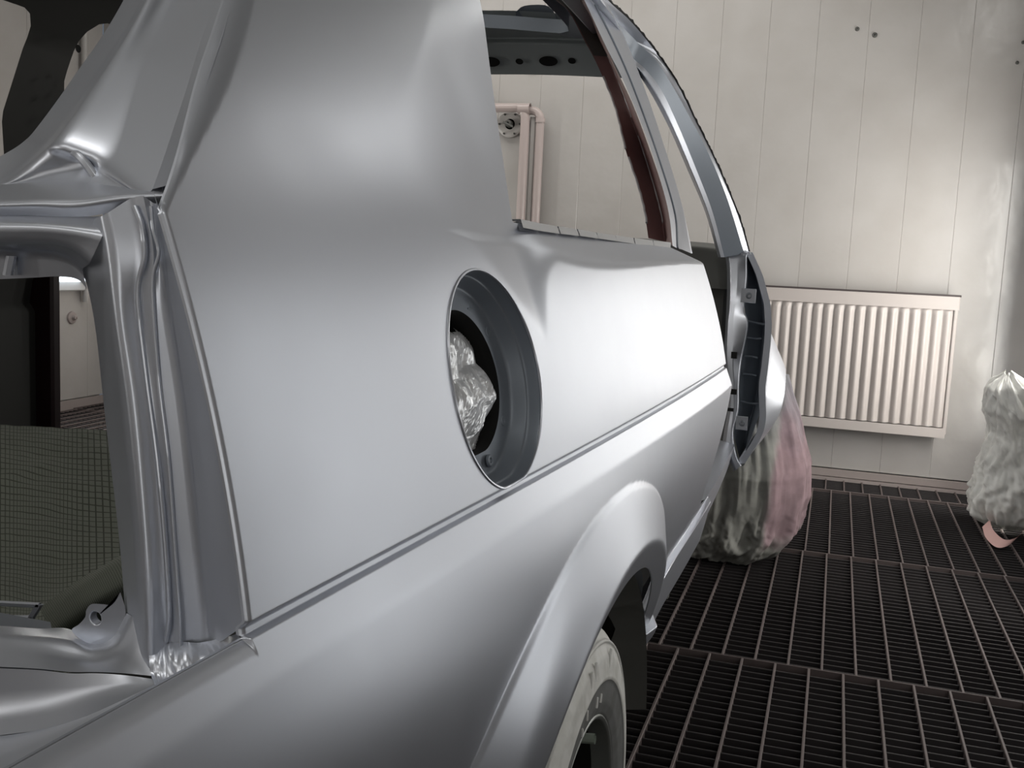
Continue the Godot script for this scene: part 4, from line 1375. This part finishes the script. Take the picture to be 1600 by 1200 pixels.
func loose_things() -> void:
	# masking sheet in the boot
	var rows := [[V(-1.7793,0.6247,-1.42), V(-1.5628,0.6326,-1.42), V(-1.3886,0.6349,-1.42), V(-1.3051,0.6406,-1.42), V(-1.224,0.6439,-1.42), V(-1.0809,0.6468,-1.42)], [V(-1.4815,0.6217,-1.18), V(-1.3006,0.6284,-1.18), V(-1.1551,0.6311,-1.18), V(-1.0854,0.6291,-1.18), V(-1.0176,0.6271,-1.18), V(-0.8874,0.6371,-1.18)], [V(-1.2849,0.5792,-1.02), V(-1.127,0.5881,-1.02), V(-1,0.6014,-1.02), V(-0.9392,0.6049,-1.02), V(-0.8802,0.6041,-1.02), V(-0.7577,0.6159,-1.02)], [V(-1.0863,0.579,-0.86), V(-0.9521,0.5902,-0.86), V(-0.8442,0.6018,-0.86), V(-0.7927,0.602,-0.86), V(-0.7425,0.6092,-0.86), V(-0.6348,0.6416,-0.86)], [V(-0.8866,0.601,-0.7), V(-0.7765,0.6132,-0.7), V(-0.688,0.6258,-0.7), V(-0.6457,0.6313,-0.7), V(-0.6046,0.6447,-0.7), V(-0.5134,0.6755,-0.7)], [V(-0.7372,0.6108,-0.58), V(-0.6449,0.626,-0.58), V(-0.571,0.64,-0.58), V(-0.5356,0.6462,-0.58), V(-0.5013,0.6571,-0.58), V(-0.4252,0.6797,-0.58)]]
	var net := cloth_grid(rows, 60, 70, 0.006, 9.0)
	tag(put("masking_sheet", net, M.net, self), "grey green netted masking sheet lying in the boot, seen through the tail light opening", "sheet")
	var roll := [[V(-0.6442,0.6444,-0.7), V(-0.585,0.6825,-0.67), V(-0.553,0.7034,-0.67), V(-0.5097,0.7306,-0.67)], [V(-0.6205,0.646,-0.68), V(-0.5527,0.691,-0.64), V(-0.5222,0.712,-0.64), V(-0.4811,0.7395,-0.64)], [V(-0.5927,0.6461,-0.66), V(-0.5351,0.6812,-0.63), V(-0.5053,0.7011,-0.63), V(-0.4679,0.729,-0.63)], [V(-0.6007,0.6293,-0.68), V(-0.5596,0.6479,-0.67), V(-0.5281,0.6638,-0.67), V(-0.4914,0.6881,-0.67)]]
	var net2 := cloth_grid(roll, 40, 24, 0.002, 20.0)
	tag(put("rolled_sheet", net2, M.net, self), "rolled edge of netted cloth lying over the masking sheet", "sheet")
	# rag over the front wheel
	drape()
	bag()


func cloth_grid(ctrl: Array, n: int, m: int, amp: float, freq: float) -> ArrayMesh:
	var ls := []
	for c in ctrl:
		ls.append(line(c, n))
	var g := []
	for i in n:
		var col := []
		for l in ls:
			col.append(l[i])
		var out := line(col, m)
		for k in m:
			out[k] += V(0.4, 1.0, 0.5) * amp * n3(out[k], freq)
		g.append(out)
	var st := new_st()
	for i in n - 1:
		for k in m - 1:
			for q in [[0, 0], [1, 1], [1, 0], [0, 0], [0, 1], [1, 1]]:
				st.set_uv(Vector2(float(i + q[0]) / n, float(k + q[1]) / m))
				st.set_smooth_group(0)
				st.add_vertex(g[i + q[0]][k + q[1]])
	st.index()
	st.generate_normals()
	return st.commit()


func drape() -> void:
	var st := new_st()
	var n := 200
	var m := 110
	var g := []
	for k in m + 1:
		var t := minf(1.0, float(k) / (m - 10))           # 0 at the foot, then the top closes over the tyre
		var y := 0.003 + 0.605 * t
		var close := maxf(0.0, float(k - m + 10) / 10.0)
		# how far the cloth reaches to the right at each height
		var reach := pick(y, [0.0, 0.03, 0.10, 0.21, 0.32, 0.48, 0.61], [-0.16, -0.115, -0.062, -0.030, -0.032, -0.078, -0.132])
		var half := pick(y, [0.0, 0.05, 0.3, 0.55, 0.61], [0.20, 0.26, 0.28, 0.19, 0.12])
		var row := []
		for i in n + 1:
			var a := TAU * i / n
			var c := cos(a)
			var s := sin(a)
			var d := V(c, 0, s)
			# hanging folds that run down the cloth, and a crumpled hem
			var ridge := 1.0 - absf(n3(d * 2.6 + V(0, y * 0.7, 3.0), 1.0)) * 3.2
			var fold := 0.016 * n3(d * 1.3 + V(0, y * 0.8, 0), 1.6) + 0.006 * maxf(0.0, ridge) + 0.002 * n3(d * 5.0 + V(0, y * 5.0, 0), 1.3)
			var crease := 1.0 - absf(n3(d * 1.6 + V(0, y * 5.0, 9.0), 1.0)) * 3.0
			fold += 0.015 * smoothstep(0.0, 1.0, maxf(0.0, crease)) * (1.0 - smoothstep(0.08, 0.22, y))
			var rx := (reach + 0.46) * 0.5
			var cx := (reach - 0.46) * 0.5
			var q := pow(pow(absf(c), 2.6) + pow(absf(s), 2.6), -1.0 / 2.6)
			var shrink := 1.0 - close
			row.append(V(cx + (rx + fold - 0.012) * c * q * shrink, maxf(0.002, y + 0.012 * n3(d + V(0, y * 4.0, 0), 2.0) * t) + 0.02 * close, -3.55 + (half + fold * 1.6) * s * q * shrink))
		g.append(row)
	for k in m:
		for i in n:
			for q in [[0, 0], [1, 1], [0, 1], [0, 0], [1, 0], [1, 1]]:
				var p: Vector3 = g[k + q[0]][i + q[1]]
				var pink := smoothstep(-0.165, -0.135, p.x + 0.012 * n3(p, 9.0) - 0.06 * (p.y - 0.3)) * smoothstep(0.04, 0.12, p.y + 0.05 * n3(p, 6.0))
				var blue := smoothstep(0.36, 0.60, p.y + 0.10 * n3(p, 4.0))
				var c := Color(0.34, 0.34, 0.315).lerp(Color(0.38, 0.265, 0.29), pink)
				c = c.lerp(Color(0.26, 0.265, 0.30), blue * 0.8)
				c = c.lerp(Color(0.17, 0.17, 0.16), smoothstep(0.10, 0.45, n3(p, 3.5)) * 0.3 * (1.0 - pink))
				st.set_color(c)
				st.set_smooth_group(0)
				st.add_vertex(p)
	st.index()
	st.generate_normals()
	var o := put("wheel_rag", st.commit(), M.rag, self)
	tag(o, "grey and pink stained cloth hung over the front wheel", "cloth")


func bag() -> void:
	var c := V(0.705, 0.0, -4.33)
	var t := thing("plastic_bag", c, "crumpled white plastic bag standing in the corner right of the radiator", "bag")
	var st := new_st()
	var n := 120
	var m := 80
	var g := []
	for k in m + 1:
		var s := float(k) / m
		var y := 0.01 + 0.60 * s
		var r := pick(s, [0.0, 0.06, 0.2, 0.42, 0.62, 0.75, 0.9, 1.0], [0.06, 0.125, 0.145, 0.118, 0.085, 0.10, 0.075, 0.012])
		var row := []
		for i in n + 1:
			var a := TAU * i / n
			var d := V(cos(a), 0, sin(a))
			var w := 0.30 * n3(d * 1.5 + V(0, s * 2.2, 0), 1.2) + 0.34 * absf(n3(d * 1.9 + V(0, s * 3.2, 0), 1.3)) + 0.025 * n3(d * 6.0 + V(0, s * 9.0, 0), 1.0)
			var lean := V(-0.05 * smoothstep(0.6, 1.0, s), 0, 0)
			row.append(V(minf(d.x * r * (1.0 + w), 0.088), y + 0.03 * n3(d * 2.0 + V(0, s * 3.0, 7), 1.5) * s, d.z * r * (1.25 + w)) + lean)
		g.append(row)
	for k in m:
		for i in n:
			for q in [[0, 0], [1, 1], [0, 1], [0, 0], [1, 0], [1, 1]]:
				st.set_smooth_group(0)
				st.add_vertex(g[k + q[0]][i + q[1]])
	st.index()
	st.generate_normals()
	put("bag_skin", st.commit(), M.bag, t)
	# torn pink strip of masking on the grating
	var p := [V(0.600, 0.03, -4.17), V(0.603, 0.012, -4.07), V(0.628, 0.004, -3.98), V(0.670, 0.012, -4.00), V(0.715, 0.03, -4.09)]
	var q2 := []
	for v in p:
		q2.append(v + V(0.03, 0.022, -0.045))
	tag(put("paper_strip", loft([p, q2], 30).commit(), M.pink, self), "curled pale pink paper strip on the grating by the white bag", "paper")
